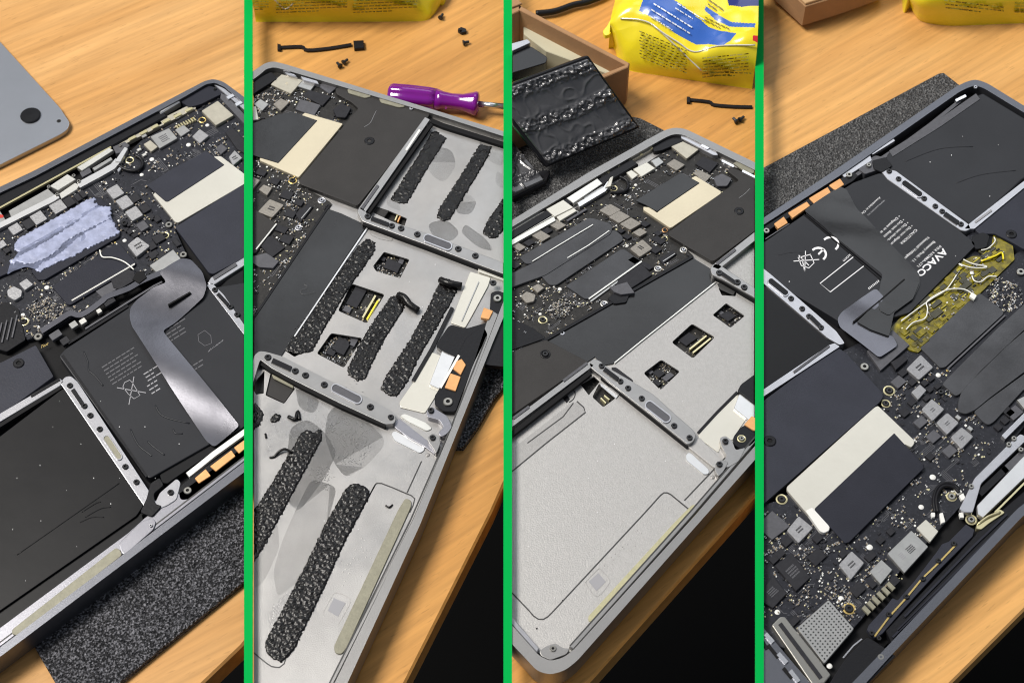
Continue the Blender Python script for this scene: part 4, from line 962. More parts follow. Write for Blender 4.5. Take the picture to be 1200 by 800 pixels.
# ================================================================ third view: cleaned trays, removed battery behind the laptop
begin(3)
packet('wipes_packet', 'yellow plastic packet with a blue band, lying to the right of the open cardboard box', [
 [(721, 60, 0), (726, 74, 0), (738, 83, 0), (775, 89, 0), (815, 95, 0), (850, 100, 0), (885, 105, 0), (920, 110, 0)],
 [(719, 50, .006), (727, 64, .008), (740, 70, .010), (778, 78, .010), (818, 86, .009), (852, 88, .010), (885, 92, .010), (920, 96, .010)],
 [(716, 36, .018), (724, 44, .020), (740, 48, .022), (778, 58, .022), (820, 78, .018), (852, 74, .022), (885, 76, .022), (920, 78, .022)],
 [(715, 27, .026), (724, 24, .030), (745, 25, .032), (782, 42, .030), (816, 63, .028), (850, 57, .032), (885, 56, .033), (920, 56, .033)],
 [(718, 12, .026), (728, 8, .034), (752, 10, .038), (790, 24, .037), (822, 44, .033), (855, 40, .036), (885, 38, .038), (920, 38, .038)],
 [(722, -5, .022), (735, -8, .032), (765, -8, .040), (800, -6, .041), (830, 8, .039), (860, 4, .041), (885, 2, .042), (920, 2, .042)],
 [(728, -45, .018), (740, -45, .030), (765, -45, .038), (800, -45, .041), (830, -45, .041), (860, -45, .042), (885, -45, .042), (920, -45, .042)]],
 [('755,-4 786,-4 812,16 831,30 846,36 863,40 856,48 847,53 830,51 816,51 790,39 770,25 757,16 749,12', 1), ('827,6 843,18 858,26 885,30 884,35 855,31 838,22 826,11', 1), ('852,-4 890,-4 890,9 868,10 854,6', 2), ('882,44 890,43 890,53 882,50', 3)],
 [(765, 3, 1, .62, 54, 3, 7.5, -.35, 'pack_ink_white'), (793, 3, 1, .62, 40, 2, 6, -.35, 'pack_ink_white'), (749, 36, 1, .42, 60, 9, 3.7, 0., 'pack_ink'), (822, 68, 1, -.10, 55, 7, 3.7, 0., 'pack_ink'), (825, 19, 1, .50, 34, 2, 3.6, 0., 'pack_ink'), (832, 84, 1, .03, 48, 2, 3.6, 0., 'pack_ink'), (829, -2, 1, .7, 22, 2, 5.5, 0., 'pack_ink')],
 nu=300, nv=230, zk=.72, crump=.0016, seams=(('727,22 747,23 763,28 776,38 795,50 814,61 842,54 885,53', .0004), ('763,28 776,39 795,57 822,83', .0004)))
T('sealed_end', '716,22 724,20 722,30 714,41 709,42 706,37 712,30', .010, .0125, 'pack_yellow', r=2, bev=.0004)
# cardboard box
bx = thing('cardboard_box', 'open brown cardboard box corner behind the removed battery, with a dark packing piece inside', 'box', 700, 90)
T('box_wall', '608,4 612,8 738,74 735,77 607,11', 0, .027, 'card', c=.0004); T('box_lining', '613,24 640,31 690,58 735,84 728,92 640,60 614,40', 0, .0165, 'card_inside', c=.0004)
T('box_wall', '738,74 736,79 690,99 600,140 560,158 560,152 690,93', 0, .027, 'card', c=.0004); T('box_wall', '612,8 608,13 560,36 560,28 606,4', 0, .027, 'card', c=.0004)
T('box_flap', '612,4 604,-4 570,-32 540,-2 560,24', .0272, .0282, 'card', c=.0003); T('box_bottom', '612,28 733,97 640,150 560,160 560,50', 0, .0015, 'card_inside')
T('packing_piece', '590,60 610,56 622,54 642,67 640,74 600,86 590,88', .002, .019, 'rubber_foot', r=3, bev=.0008); T('packing_rim', '596,52 618,46 622,50 600,60', .002, .021, 'alu', r=1)
tube('power_cord', [(628, 16, .003), (650, 13.5, .003), (672, 6, .003), (690, 2, .003), (712, -8, .003), (740, -30, .003)], .0017, 'black_plastic', None, n=6)
o = D.objects[-1] if False else [q for q in D.objects if q.name.startswith('power_cord')][0]; tag(o, 'thin black cord running out from behind the cardboard box', 'cord')
# removed battery
rb = thing('removed_battery', 'silvery crinkled battery pack taken out of the laptop and leaning on the cardboard box', 'battery pack', 670, 140, .003)
slab('battery_cell', [(573, 108, .046), (691, 65, .046), (752, 150, .0125), (642, 197, .0125)], .006, 'black_plastic', rb, k=0)
slab('battery_cell', [(530, 194, .010), (600, 162, .010), (641, 211, .009), (570, 246, .009)], .005, 'black_plastic', rb, k=2)
T('battery_board', '636,199 645,200 640,212 600,232 590,224', .004, .0065, 'black_plastic', rb, r=1)
m_ = T('foam_mat', '560,120 640,120 750,138 778,152 782,158 700,215 560,290', 0, MAT, 'foam_grey', None, c=.0004)
tag(m_, 'dark grey foam mat under the removed silvery battery', 'foam mat')
t = thing('loose_flex_cable', 'thin black flat cable lying on the wood under the packet with the blue band', 'cable', 850, 122)
bar('cable_strip', '808,116.5 831,119 837,122.5 860,124.5 883,125', 3, 0, .0012, 'black_plastic', n=3); T('end_tab', '805,113 809,113.5 809,120 805,119.5', 0, .0018, 'black_plastic'); T('connector', '882,121 892,122 892,131 882,130', 0, .0022, 'black_plastic')
lscrew(862, 144, 2.2, 'tiny black screw, left of the pair above the cleaned laptop'); lscrew(868, 142, .8, 'tiny black screw, right of the pair above the cleaned laptop')
lap = thing('open_laptop', 'open laptop with clean bare metal trays where the battery was and no thermal paste', 'laptop', 740, 420)
hs = T('housing', '560,283 600,258 690,202 778,153 790,149.5 803,151 890,193 940,218 940,470 885,538 830,600 676,774 662,785 645,790 630,786 600,754 560,710', MAT, RIM, 'space_grey_warm', r=7, bev=.0008,
  holes=[('560,293 600,266 692,211 780,161 790,157 801,158 890,202 930,222 930,465 885,522 815,603 671,762 660,770 645,774 632,768 600,732 560,690', 6)], pocket=MAT+.001)
cuts = [('835,369 851,355 873,370 856,384', 2), ('787,401 811,379 838,395 812,420', 3), ('754,437 775,421 797,435 774,457', 3), ('680,450 696,441 703,447 690,463', 1), ('694,465 702,449 722,466 707,477', 2), ('842,338 850,335 863,342 862,347 846,346', 1)]
T('tray', '560,290 600,264 790,155 890,200 932,221 932,468 885,525 815,606 672,765 645,777 600,735 560,692', FLR-.0008, FLR, 'tray_plain', c=0, holes=cuts)
T('board_below', '660,440 720,360 840,330 900,330 900,440 720,490', FLR-.0045, FLR-.0030, 'pcb_warm', c=0)
zb = FLR-.0030
for x, y, a, b, mm in ((853, 370, 12, 11, 'chip'), (845, 366, 5, 5, 'chip_grey'), (772, 437, 10, 9, 'chip'), (783, 441, 7, 12, 'chip_grey'), (770, 448, 9, 5, 'chip'), (762, 435, 6, 5, 'chip_grey'), (806, 397, 12, 16, 'chip')): B('chip', x, y, a, b, mm, zb, zb+.0012)
for q in ('833,396 812,413', '828,393 808,409'): bar('gold_contact_strip', q, 2, zb, zb+.0016, 'gold_pale')
bar('gold_contact_strip', '704,466 710,472', 1.6, zb, zb+.0016, 'gold_pale'); bar('gold_contact_strip', '708,463 714,468', 1.6, zb, zb+.0016, 'gold_pale')
smd('835,369 851,355 873,370 856,384', 150, z=zb, dens=1, seed=31, size=.6, avoid=False); smd('754,437 775,421 797,435 774,457', 220, z=zb, dens=1, seed=32, size=.7, avoid=False); smd('787,401 811,379 838,395 812,420', 80, z=zb, dens=1, seed=33, size=.6, avoid=False)
# rail and recesses
T('front_rail', '900,485 900,502 885,518 812,603 672,760 667,757 810,597 881,515', FLR, .0134, 'space_grey_warm', c=.0003); bar('rail_groove', '900,494 809,599 668,756', 1.8, .0132, .01345, 'groove')
T('front_rail', '560,680 600,722 632,759 629,764 596,727 560,690', FLR, .0132, 'alu', c=.0003)
T('corner_gusset', '632,762 641,756 651,753 660,759 668,759 664,766 645,773 634,768', FLR, .0132, 'space_grey_warm', r=3, bev=.0002); screw(648, 760, 4.2, .0130, 'steel_screw')
T('adhesive_strip', '689,722 791,611 812,590 822,594 816,602 697,727 690,728', FLR, FLR+.0007, 'tan_bright', r=4)
for q in ('600,694 620,715 625,721 631,725 637,725 642,722 648,716 756,600 774,580 778,577 782,577 786,579 808,597', '802,586 884,500', '600,552 640,519 686,483 684,477 676,470', '618,519 660,488 672,472'): bar('tray_groove', q, 1.5, FLR, FLR+.00012, 'groove')
T('tray_recess', '560,560 600,526 672,470 686,478 684,484 600,552 560,588', FLR, FLR+.0001, 'tray_recess', c=0, r=3); T('notch', '658,464 664,462 668,467 664,472', FLR, FLR+.0003, 'black_plastic', r=1)
bar('arc_groove', '663,457 669,455 674,460 672,467 667,471', 1, FLR, FLR+.0002, 'groove', n=4)
for x, y in ((747, 622), (751, 625), (739, 632), (744, 640), (735, 638), (740, 645), (731, 643), (726, 645), (721, 649), (725, 652), (716, 653), (719, 656), (708, 663), (712, 664), (717, 661), (733, 659), (729, 641)): dot(x, y, 1.2, FLR-.0003, 'tray_recess', name='raised_dot')
for q in ('686,682 700,667 704,667 714,678 714,683', '686,682 696,697 704,696 714,683'): bar('engraved_frame', q, .8, FLR, FLR+.0001, 'tray_recess', n=2)
T('engraved_square', '690,681 701,671 710,681 699,692', FLR, FLR+.00010, 'ink_grey', c=0); dot(835, 559, 2.6, FLR, 'tray_recess', name='locating_pin'); dot(629, 736, 1.2, FLR, 'chip', name='locating_hole'); dot(659, 703, .8, FLR, 'chip', name='locating_hole')
T('backing_sheet', '560,440 632,400 812,302 845,322 838,330 750,399 718,426 706,428 697,418 650,450 560,500', FLR, FLR+.0006, 'flex_dark', c=.0001); bar('sheet_edge', '839,330 752,399 720,425', 1.4, FLR, FLR+.0007, 'nickel')
# ribs
T('frame_rib', '832,314 836,309 842,309 890,341 910,354 910,366 890,352 846,327 834,322', FLR, RIB, 'alu_warm', r=3, bev=.0003); T('frame_rib', '834,313 838,308 890,267 910,255 910,262 842,316', FLR, RIB, 'alu_warm', r=1, bev=.0003); bar('speaker_slot_strip', '840,309 862,292', 3, RIB, RIB+.0004, 'chip_grey')
bar('rib_slot', '843,318 862,331', 4, RIB, RIB+.0006, 'black_plastic')
T('frame_rib', '690,428 692,422 697,420 704,423 712,430 740,446 766,462 790,484 812,503 816,510 813,517 806,521 796,513 760,484 742,470 718,451 704,440 696,434', FLR, RIB, 'alu_warm', r=3, bev=.0003)
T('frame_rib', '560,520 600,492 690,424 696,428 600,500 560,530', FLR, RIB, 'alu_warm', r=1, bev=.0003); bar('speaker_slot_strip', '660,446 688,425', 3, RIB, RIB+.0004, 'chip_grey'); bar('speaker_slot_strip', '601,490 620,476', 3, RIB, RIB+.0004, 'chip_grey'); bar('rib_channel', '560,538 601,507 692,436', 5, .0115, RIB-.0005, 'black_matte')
for x, y in ((843, 320), (864, 331), (872, 337), (705, 429), (727, 447), (736, 455), (752, 467), (790, 499), (808, 513), (850, 517), (843, 544)): screw(x, y, 3.8)
bar('rib_slot', '708,432 724,444', 5, RIB, RIB+.0006, 'black_plastic'); oval(771, 482, 36, 12, RIB, 'chip_grey')
T('rib_arm', '812,517 820,512 846,540 842,550 836,547 806,523', FLR, .0120, 'tray_plain', r=2, bev=.0002); T('corner_foot', '843,513 850,510 858,516 862,527 874,524 866,540 852,548 846,542 852,534 846,524', FLR, .0136, 'alu_warm', r=3, bev=.0002); T('corner_foot', '838,543 846,538 854,541 848,552 842,558 838,552', FLR, .0138, 'space_grey_warm', r=2, bev=.0002)
T('long_insert', '803,533 808,529 831,550 831,555 825,556 804,539', FLR, FLR+.0005, 'alu_bright', r=3); T('long_insert', '702,447 722,457 726,462 722,467 704,452', FLR, FLR+.0005, 'alu_bright', r=1); T('rib_cut', '716,430 722,430 742,445 742,450 736,448 718,435', FLR, FLR+.0003, 'chip', r=2); T('rib_cut', '840,332 848,331 862,340 860,346 844,339', FLR, FLR+.0003, 'groove', r=2)
# connector plates
T('contact_plate', '818,509 840,485 864,462 872,467 867,477 878,486 866,503 858,516 848,512 842,530 820,514', FLR, .0108, 'cream', r=2, bev=.0002); T('contact_plate', '866,462 874,459 896,475 896,490 880,494 860,478', .0108, .0122, 'alu_bright', r=1.5); bar('black_tape', '818,507 840,483 864,459', 3, .0100, .0112, 'black_plastic')
T('battery_plug', '864,458 868,450 895,430 910,430 910,482 890,478', FLR, .0130, 'black_plastic', r=3, bev=.0005)
T('terminal_holder', '859,512 868,500 878,496 890,480 900,486 900,500 880,522 868,526 860,520', FLR, .0134, 'black_plastic', r=3); T('copper_terminal', '872,497 881,487 896,494 890,505 883,504', .0125, .0142, 'copper', r=1); ring(869, 514, 5.2, .0134, 'gold_pale', lap, 'steel_screw')
# logic board
C = T('logic_board', '560,330 600,290 700,228 790,170 800,166 880,205 880,215 783,272 812,299 812,302 632,402 600,420 560,440', FLR+.0006, PCB, 'pcb_warm'); bar('board_edge_rail', '812,300 632,402 590,425', 3, FLR, .0118, 'black_plastic'); bar('board_edge_rail', '808,310 700,372 610,424', 2, FLR, .0100, 'chip_grey')
T('hinge_cover', '560,296 600,270 740,186 748,192 600,280 560,304', FLR, .0132, 'black_plastic', c=.0004); T('hinge_end_cap', '740,174 759,163 763,167 745,178', .0100, .0140, 'alu_bright'); T('vent_cover', '764,166 788,157 800,160 802,165 776,176 766,178', .010, .0130, 'black_plastic', r=2)
bar('antenna_strip', '704,206 772,168', 5, .010, .0124, 'can_warm')
for k in range(5): B('antenna_clip', 712+k*12.5, 201-k*7.2, 7, 3, 'gold_pale', .0123, .0129, lap)
T('corner_frame', '798,158 806,159 838,176 842,182 836,182 806,166 798,162', .010, .0138, 'alu', r=2); bar('port_clip', '846,188 860,195', 2.5, .011, .0142, 'silver'); bar('port_clip', '870,200 890,210', 2.5, .011, .0142, 'silver'); B('port_clip', 826, 172, 10, 4, 'silver', .0130, .0144, lap); T('foam_pad', '859,191 864,189 884,198 884,203 876,203', .0130, .0140, 'tan_strip', r=2)
# hinge hardware
T('fin_stack', '560,292 600,262 638,247 648,253 600,281 560,305', PCB, .0128, 'nickel', o_=True); T('hinge_block', '640,245 660,234 672,243 650,254', PCB, .0136, 'cream'); T('hinge_block', '652,254 672,243 676,247 656,259', PCB, .0131, 'cream')
bar('heat_pipe_bar', '560,308 600,284 650,256', 5, .0105, .0132, 'nickel'); bar('fin_edge', '590,266 650,230 700,200', 2, .0118, .0131, 'gold_pale'); T('hinge_bar', '664,232 700,209 706,215 672,238', PCB, .0136, 'nickel'); bar('hinge_rod', '684,231 706,218', 4, PCB, .0126, 'can'); bar('heat_pipe_bar', '678,240 708,222 714,214', 5, .0105, .0134, 'alu_bright'); T('hinge_arm', '715,208 719,206 716,218 709,220', PCB, .0140, 'cream', r=1)
ring(719, 221, 4.6, PCB, 'gold_pale', C); tube('display_cable', [(726, 207, .0125), (735, 212, .0125), (735, 222, .0125), (725, 226, .0125), (716, 225, .0125)], .0008, 'black_plastic', lap)
Q4('shield_can', '786,171 797,164 819,175 805,186', 'can_warm', z1=.0128, parent=C, r=1.2); Q4('chip', '763,188 772,184 778,190 769,196', 'can', parent=C); Q4('wireless_module', '742,198 758,190 768,197 752,207', 'cream', z1=.0128, parent=C); Q4('oscillator', '734,202 740,199 748,205 741,210', 'cream', parent=C); Q4('inductor', '781,192 790,186 803,193 793,200', 'inductor_warm', z1=.0126, parent=C, r=1); Q4('chip', '815,192 824,183 842,191 832,202', 'chip', parent=C); Q4('inductor', '836,208 846,203 858,209 852,218 840,218', 'chip_grey', z1=.0130, parent=C, r=2); Q4('chip', '812,202 820,199 834,206 826,214', 'inductor_warm', parent=C)
T('shield_plate', '811,208 815,206 845,224 845,227 788,266 785,267 754,246 754,242 762,243 770,249', PCB, .0127, 'cream_warm', r=1, o_=True); T('shield_film', '744,235 798,202 820,214 770,248 756,240', .0127, .0131, 'flex_dark', r=1, o_=True)
T('fan_cover', '783,272 848,224 866,211 852,200 858,196 890,210 910,218 910,252 838,305 834,306 784,276', PCB, .0133, 'sheet_warm', r=2, bev=.0002); screw(866, 248, 5.6, .0129, 'black_plastic', lap); tube('scratch', [(866, 232, .01335), (873, 227, .01335), (879, 221, .01335)], .00012, 'ink_grey', lap)
T('fan_cover', '560,440 600,412 640,398 648,402 690,424 682,430 600,486 560,512', .0100, .0130, 'sheet_warm', r=2); ring(639, 415, 6, .0130, 'black_plastic', lap)
for (x, y, s) in ((715, 246, 16), (726, 254, 16), (739, 262, 16), (750, 272, 11)): B('inductor', x, y, s*.9, s*.95, 'inductor_warm', z1=.0130, parent=C, r=1.5)
Q4('inductor', '738,291 753,280 765,291 750,301', 'inductor_warm', z1=.0130, parent=C, r=2); mark(751, 290, 6, 5, .0130, 'chip', 2, C)
for x, y, a, b in ((772, 281, 13, 8), (768, 292, 10, 9), (735, 277, 7, 6), (728, 270, 6, 6), (743, 305, 10, 8), (756, 262, 8, 7), (771, 273, 7, 6), (758, 311, 13, 6)): B('chip', x, y, a, b, 'chip', parent=C)
Q4('connector', '772,303 788,293 793,297 777,309', 'chip', z1=.0122, parent=C); bar('connector_pin_row', '777,306 791,297', 1, .0122, .0124, 'can', C)
for x, y, a, b in ((653, 263, 14, 11), (634, 276, 15, 12), (608, 289, 11, 9), (641, 270, 8, 9), (620, 284, 8, 9), (603, 310, 10, 9)): B('inductor' if a > 10 else 'chip', x, y, a, b, 'inductor_warm' if a > 10 else 'chip', z1=.0124, parent=C, r=1)
for k in range(5): B('capacitor', 667+k*4.4, 257-k*2.7, 3, 6, 'chip_grey', parent=C)
for q, z_ in (('609,302 612,299 690,255 697,256 716,262 714,266 622,309 616,309', .0124), ('560,340 604,318 620,310 715,262 718,266 716,274 700,284 640,322 612,332 560,352', .0127), ('634,323 640,318 716,270 722,270 730,277 730,282 652,334 644,334', .0124)): T('cooler_plate', q, PCB, z_, 'plate_grey', r=3, o_=True)
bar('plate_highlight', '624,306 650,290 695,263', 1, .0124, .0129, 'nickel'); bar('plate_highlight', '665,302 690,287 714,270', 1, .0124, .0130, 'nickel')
T('black_pad', '663,335 727,292 732,292 752,306 750,309 690,350 685,350', PCB, .0124, 'plate_grey', r=1.5, o_=True); bar('pad_edge', '752,306 690,350', 1.6, .0118, .0126, 'nickel'); bar('connector_pin_row', '745,314 692,353', 2, PCB, .0120, 'can', C)
T('connector_block', '728,318 752,308 764,322 736,340 722,334', PCB, .0122, 'chip', o_=True); T('connector_flap', '714,336 735,330 744,343 728,345 720,342', PCB, .0130, 'chip_grey', o_=True); T('fan_socket', '712,350 720,342 738,344 734,354 720,356', PCB, .0120, 'black_plastic', r=2)
ring(801, 293, 4.2, PCB, 'nickel', C, 'alu'); ring(771, 315, 4.2, PCB, 'nickel', C, 'alu'); ring(708, 356, 4.4, PCB, 'nickel', C, 'alu'); ring(659, 391, 4.8, .0105, 'nickel', C, 'alu'); ring(636, 375, 5.5, PCB, 'gold_pale', C); ring(779, 280, 4, PCB, 'gold_pale', C); ring(779, 270, 3.6, PCB, 'copper', C)
for x, y, r_ in ((656, 339, 2.4), (734, 288, 2.2), (745, 217, 2), (633, 368, 2.2), (738, 231, 1.8)): dot(x, y, r_, PCB, 'white_plastic', C)
Q4('inductor', '610,347 617,341 628,345 626,353 617,355', 'inductor_warm', z1=.0128, parent=C, r=2); Q4('inductor', '623,336 631,332 638,337 630,343', 'inductor_warm', z1=.0128, parent=C, r=1)
smd('560,330 600,292 700,228 790,172 880,208 783,272 808,299 632,398 560,436', 3000, dens=.62, seed=41, size=.8, parent=C); smd('636,365 658,347 676,356 664,372 650,374', 420, dens=1, seed=42, size=.55, parent=C)
T('left_connector', '560,380 602,374 625,384 640,396 600,410 560,420', FLR, .0118, 'black_plastic', r=2)

shade_strip('705,441 742,471 796,514 806,522', 3); shade_strip('838,324 846,328 890,354 905,363', 3)  # painted shade below both ribs
dust('640,560 700,600 660,640 720,520 650,700 690,560 620,640 780,540 760,560 700,540 745,600 800,470', FLR+.0001, lap)

traces('600,294 700,230 790,174 878,208 783,272 808,298 632,396 600,410', 80, 80, C)
# ================================================================ fourth view: new battery fitted, seen from the other side
begin(4); FLR = .0086
packet('wipes_packet', 'yellow plastic packet at the top edge behind the laptop with the white lettered battery', [
 [(1069, 10, 0), (1072, 18, 0), (1082, 26, 0), (1112, 30.5, 0), (1150, 29.5, 0), (1200, 27.5, 0), (1290, 25, 0)],
 [(1067, 4, .004), (1070, 12, .005), (1082, 19, .006), (1112, 22, .006), (1150, 20, .006), (1200, 18, .006), (1290, 16, .006)],
 [(1064, -8, .014), (1070, -4, .018), (1085, 0, .020), (1112, 0, .020), (1150, -2, .020), (1200, -4, .020), (1290, -4, .020)],
 [(1062, -40, .016), (1070, -40, .026), (1085, -40, .032), (1112, -40, .034), (1150, -40, .034), (1200, -40, .034), (1290, -40, .034)],
 [(1062, -80, .016), (1070, -80, .026), (1085, -80, .032), (1112, -80, .034), (1150, -80, .034), (1200, -80, .034), (1290, -80, .034)]],
 [], [(1106, 0, 1, .12, 70, 3, 4.2, .1, 'pack_ink'), (1112, 9, 1, .10, 44, 1, 4, .1, 'pack_ink'), (1188, 3, 1, .02, 40, 4, 3.6, .0, 'pack_ink')], nu=170, nv=80)
bx = thing('cardboard_box', 'brown cardboard box corner at the top left of the view with the yellow taped board', 'box', 950, 5)
T('box_body', '918,-16 944,8 990,-6 1040,-24 1040,-80 860,-80 880,-50', .004, .018, 'card', c=.0003); T('box_lid', '919,-20 944,4 990,-10 1040,-28 1040,-82 858,-82 878,-56', .018, .0195, 'card_edge', c=.0003); T('box_base', '921,-9 944,16 990,2 1040,-16 1040,-70 880,-50', 0, .004, 'card_edge', c=.0003)
m_ = T('foam_mat', '860,220 895,196 1100,86 1106,85 1124,99 1200,170 1040,300 860,400', 0, MAT, 'foam_grey', None, c=.0004)
tag(m_, 'grey foam mat behind the laptop that has the white lettered battery', 'foam mat')
lap = thing('open_laptop', 'open laptop with a new black battery carrying white print and a yellow taped board edge', 'laptop', 1050, 420)
hs = T('housing', '850,283 895,255 979,199 1120,102 1132,96 1143,93 1156,97 1200,124 1290,178 1290,540 1200,603 1040,772 960,860 850,860 850,700', MAT, RIM, 'space_grey', r=7, bev=.0007,
  holes=[('860,286 897,262 984,206 1124,108 1134,103 1143,100 1154,104 1200,132 1280,182 1280,530 1192,596 1032,765 950,850 860,850', 4)], pocket=MAT+.001)
T('inner_floor', '862,289 897,265 984,209 1134,106 1144,103 1200,135 1276,184 1276,526 1190,594 1031,763 948,846 862,846', MAT+.001, FLR, 'black_matte', c=0)
# rear corner
bar('corner_groove', '1003,205 1060,168 1090,146 1125,118', 4, FLR, .0128, 'chip_grey'); bar('metal_clip', '1120,118 1132,112', 3, .0120, .0141, 'silver'); bar('metal_clip', '1022,180 1048,164', 2.6, .0120, .0141, 'alu'); T('rail_end', '985,203 1008,188 1020,182 1022,188 1000,202 990,208', FLR, .0138, 'alu', r=1)
T('hinge_hook', '1008,192 1026,182 1036,184 1040,192 1026,200 1014,204 1006,198', FLR, .0136, 'chip_grey', r=2); screw(1018, 194, 3, .0140, 'steel_screw'); screw(1143, 103, 2.4, .0138, 'alu'); T('plastic_hook', '1022,188 1038,184 1046,194 1034,202 1024,198', .013, .0142, 'black_plastic', r=2)
# battery cells
T('battery_cell', '1040,180 1144,112 1152,109 1200,138 1280,186 1280,170 1280,190 1200,209 1142,262 1136,262 1042,202 1036,192', FLR, .0131, 'film_soft', r=2, bev=.0008); bar('cell_fold', '1044,180 1100,145 1146,113', 8, .0128, .0134, 'chip_grey')
c1 = T('battery_cell', '860,302 895,284 943,251 1034,327 1040,342 1030,352 985,378 976,372', FLR, BAT, 'film_soft', r=3, bev=.0006)
c2 = T('battery_cell', '944,250 1000,214 1030,203 1040,205 1142,284 1143,288 1066,366 1040,374 1036,326', FLR, BAT, 'film_soft', r=2, bev=.0006)
c3 = T('battery_cell', '850,318 895,328 975,398 984,404 960,420 895,462 850,490', FLR, .0131, 'film', r=3, bev=.0006)
bar('cell_seam', '942,251 1033,328', 1.2, .0130, .0139, 'black_matte')
ribbon('battery_flex', '942,249 983,219 992,222 1004,247 1068,312 1077,322 1078,335 1070,350 1048,366 1041,372 1030,366 1028,350 1034,322', BAT, 'flex_dark', .0013, 130, .5, r=3)
ribbon('flex_tail', '981,374 986,366 1000,357 1026,339 1036,350 1028,362 1003,378 1018,386 1046,394 1052,405 1030,420 1010,404 984,384', .0137, 'flex_silver', .0010, 130, 0, r=4); T('flex_tail', '1004,377 1030,352 1060,327 1078,330 1070,350 1048,366 1042,394 1020,386', .0137, .0149, 'flex_dark', r=2, c=.0001); bar('flex_slot', '1000,377 1030,353 1060,327', 1.6, .0143, .0151, 'black_matte'); bar('flex_slot', '897,280 925,262', 1.2, BAT, .01372, 'chip_grey')
z = BAT+.00008
# white print of the new battery (reads down to the right)
def W(s, x, y, size, k=1., m_='ink_white', off=.005, par=None): text(s, x, y, (-.60*size, .545*size), (.62*size, .40*size), z, m_, par or c2, off=off)
W('AVACO', 1105, 291, 15.6, off=.03)
W('P/N: NOMA-171', 1101, 287, 6.6); W('Battery Pack: 11.', 1094, 282, 6.6); W('Nominal Voltage:', 1087, 277, 6.6)
W('CAUTION:', 1073, 268, 6.6); W('\u2022 Do not dispose of', 1068, 263, 6.3); W('\u2022 Do not short-circ', 1063, 259.5, 6.3); W('\u2022 Do not disassemb', 1058, 256, 6.3); W('\u2022 Dispose in accord', 1053, 252, 6.3)
W('www.avacom.eu', 1036, 234, 5, m_='ink_grey'); W('Assembled in China', 1030.5, 230.5, 5)
# CE mark, crossed-out bin, empty frame
def arc(cx, cy, r_, a0, a1, wd=2.6):
    pts = []
    for k in range(9):
        a = math.radians(a0+(a1-a0)*k/8); pts.append(f'{cx+r_*math.cos(a)*1.0},{cy+r_*math.sin(a)*.85}')
    bar('ce_mark', ' '.join(pts), wd, z-.0001, z, 'ink_white', c1)
arc(959, 298, 9, -140, 50); bar('ce_mark', '959,298 965,292', 2.2, z-.0001, z, 'ink_white', c1); arc(973, 286, 9.5, -140, 50)
for q in ('940,303 943,318', '944,294 943,318', '930,306 960,304', '935,302 950,298', '936,303 939,311 948,314 954,308 950,299', '936,299 948,311'): bar('bin_mark', q, 1, z-.0001, z, 'ink_white', c1)
for q in ('1000,301 961,332 973,342 1013,311',): bar('blank_frame', q, 1.1, z-.0001, z, 'ink_white', c1)
text('kom', 996, 297, (-5, 4.6), (4.2, 3), z, 'ink_white', c1); 
for k in range(8): bar('tick_mark', f'{1019+k*1.6:.1f},{339-k*1.25:.1f} {1017.5+k*1.6:.1f},{337-k*1.25:.1f}', .9, z-.0001, z, 'ink_white', c1)
# copper terminals at the rear
T('terminal_holder', '890,272 898,262 906,258 990,206 1000,201 1006,206 1000,212 912,262 898,272 892,280', FLR, .0134, 'black_plastic', r=2)
for q in ('971.5,217 984.5,209 989.5,216 979,223', '948,232 970,219 974,226 955,239', '923.5,249 945.5,236 949.5,241 929,255.5', '907,262 918.5,253.5 923.5,261 912,268'): T('copper_terminal', q, .0125, .0141, 'copper', r=1)
screw(995, 205.5, 4, .0136, 'steel_screw'); screw(898, 271, 4, .0136, 'steel_screw')
# ribs
T('frame_rib', '1032,200 1040,198 1050,200 1136,263 1138,268 1132,271 1126,270 1040,210', FLR, RIB, 'alu', r=2, bev=.0003); T('frame_rib', '1130,268 1136,262 1200,212 1220,198 1222,202 1142,268', FLR, RIB, 'alu', r=1, bev=.0003); bar('speaker_slot_strip', '1143,260 1162,246', 2.4, RIB, RIB+.0004, 'ink_grey')
for x, y in ((1042, 201), (1053, 210), (1083, 233), (1096, 242), (1104, 248), (1126, 263), (897, 322), (927, 350), (940, 362), (948, 371), (962, 384)): screw(x, y, 3.4)
oval(1069, 221, 30, 9, RIB, 'film', axis=1); bar('rib_slot', '1107,250 1123,261', 5, RIB, RIB+.0006, 'black_plastic'); 
T('frame_rib', '860,300 894,314 904,322 980,388 990,402 984,404 970,396 895,332 860,322', FLR, RIB, 'alu', r=2, bev=.0003); oval(912, 336, 30, 9, RIB, 'film', axis=1); bar('rib_slot', '950,371 962,383', 5, RIB, RIB+.0006, 'black_plastic')
T('frame_rib', '860,490 895,456 972,404 978,402 984,406 895,464 860,500', FLR, RIB, 'alu', r=1, bev=.0003); bar('speaker_slot_strip', '930,436 972,405', 2.6, RIB, RIB+.0004, 'chip_grey')
# logic board
C = T('logic_board', '1140,270 1166,274 1186,300 1280,240 1280,470 1200,500 1142,575 1092,630 1062,660 1010,725 985,752 960,772 860,740 860,600 916,585 1034,476 1030,460 985,412 1010,400', FLR+.0006, PCB, 'pcb')
T('fan_cover', '1142,268 1196,224 1210,214 1280,250 1280,290 1200,292 1186,284 1166,274 1148,274', FLR, .0132, 'sheet_blue', r=2); screw(1185, 275, 6.4, .0130, 'black_plastic', lap)
T('fan_cover', '850,510 895,469 972,412 984,408 992,414 1034,460 1035,465 1030,472 895,590 850,625', PCB, .0132, 'sheet_blue', r=3, bev=.0003); screw(902, 517, 7.5, .0130, 'black_plastic', lap)
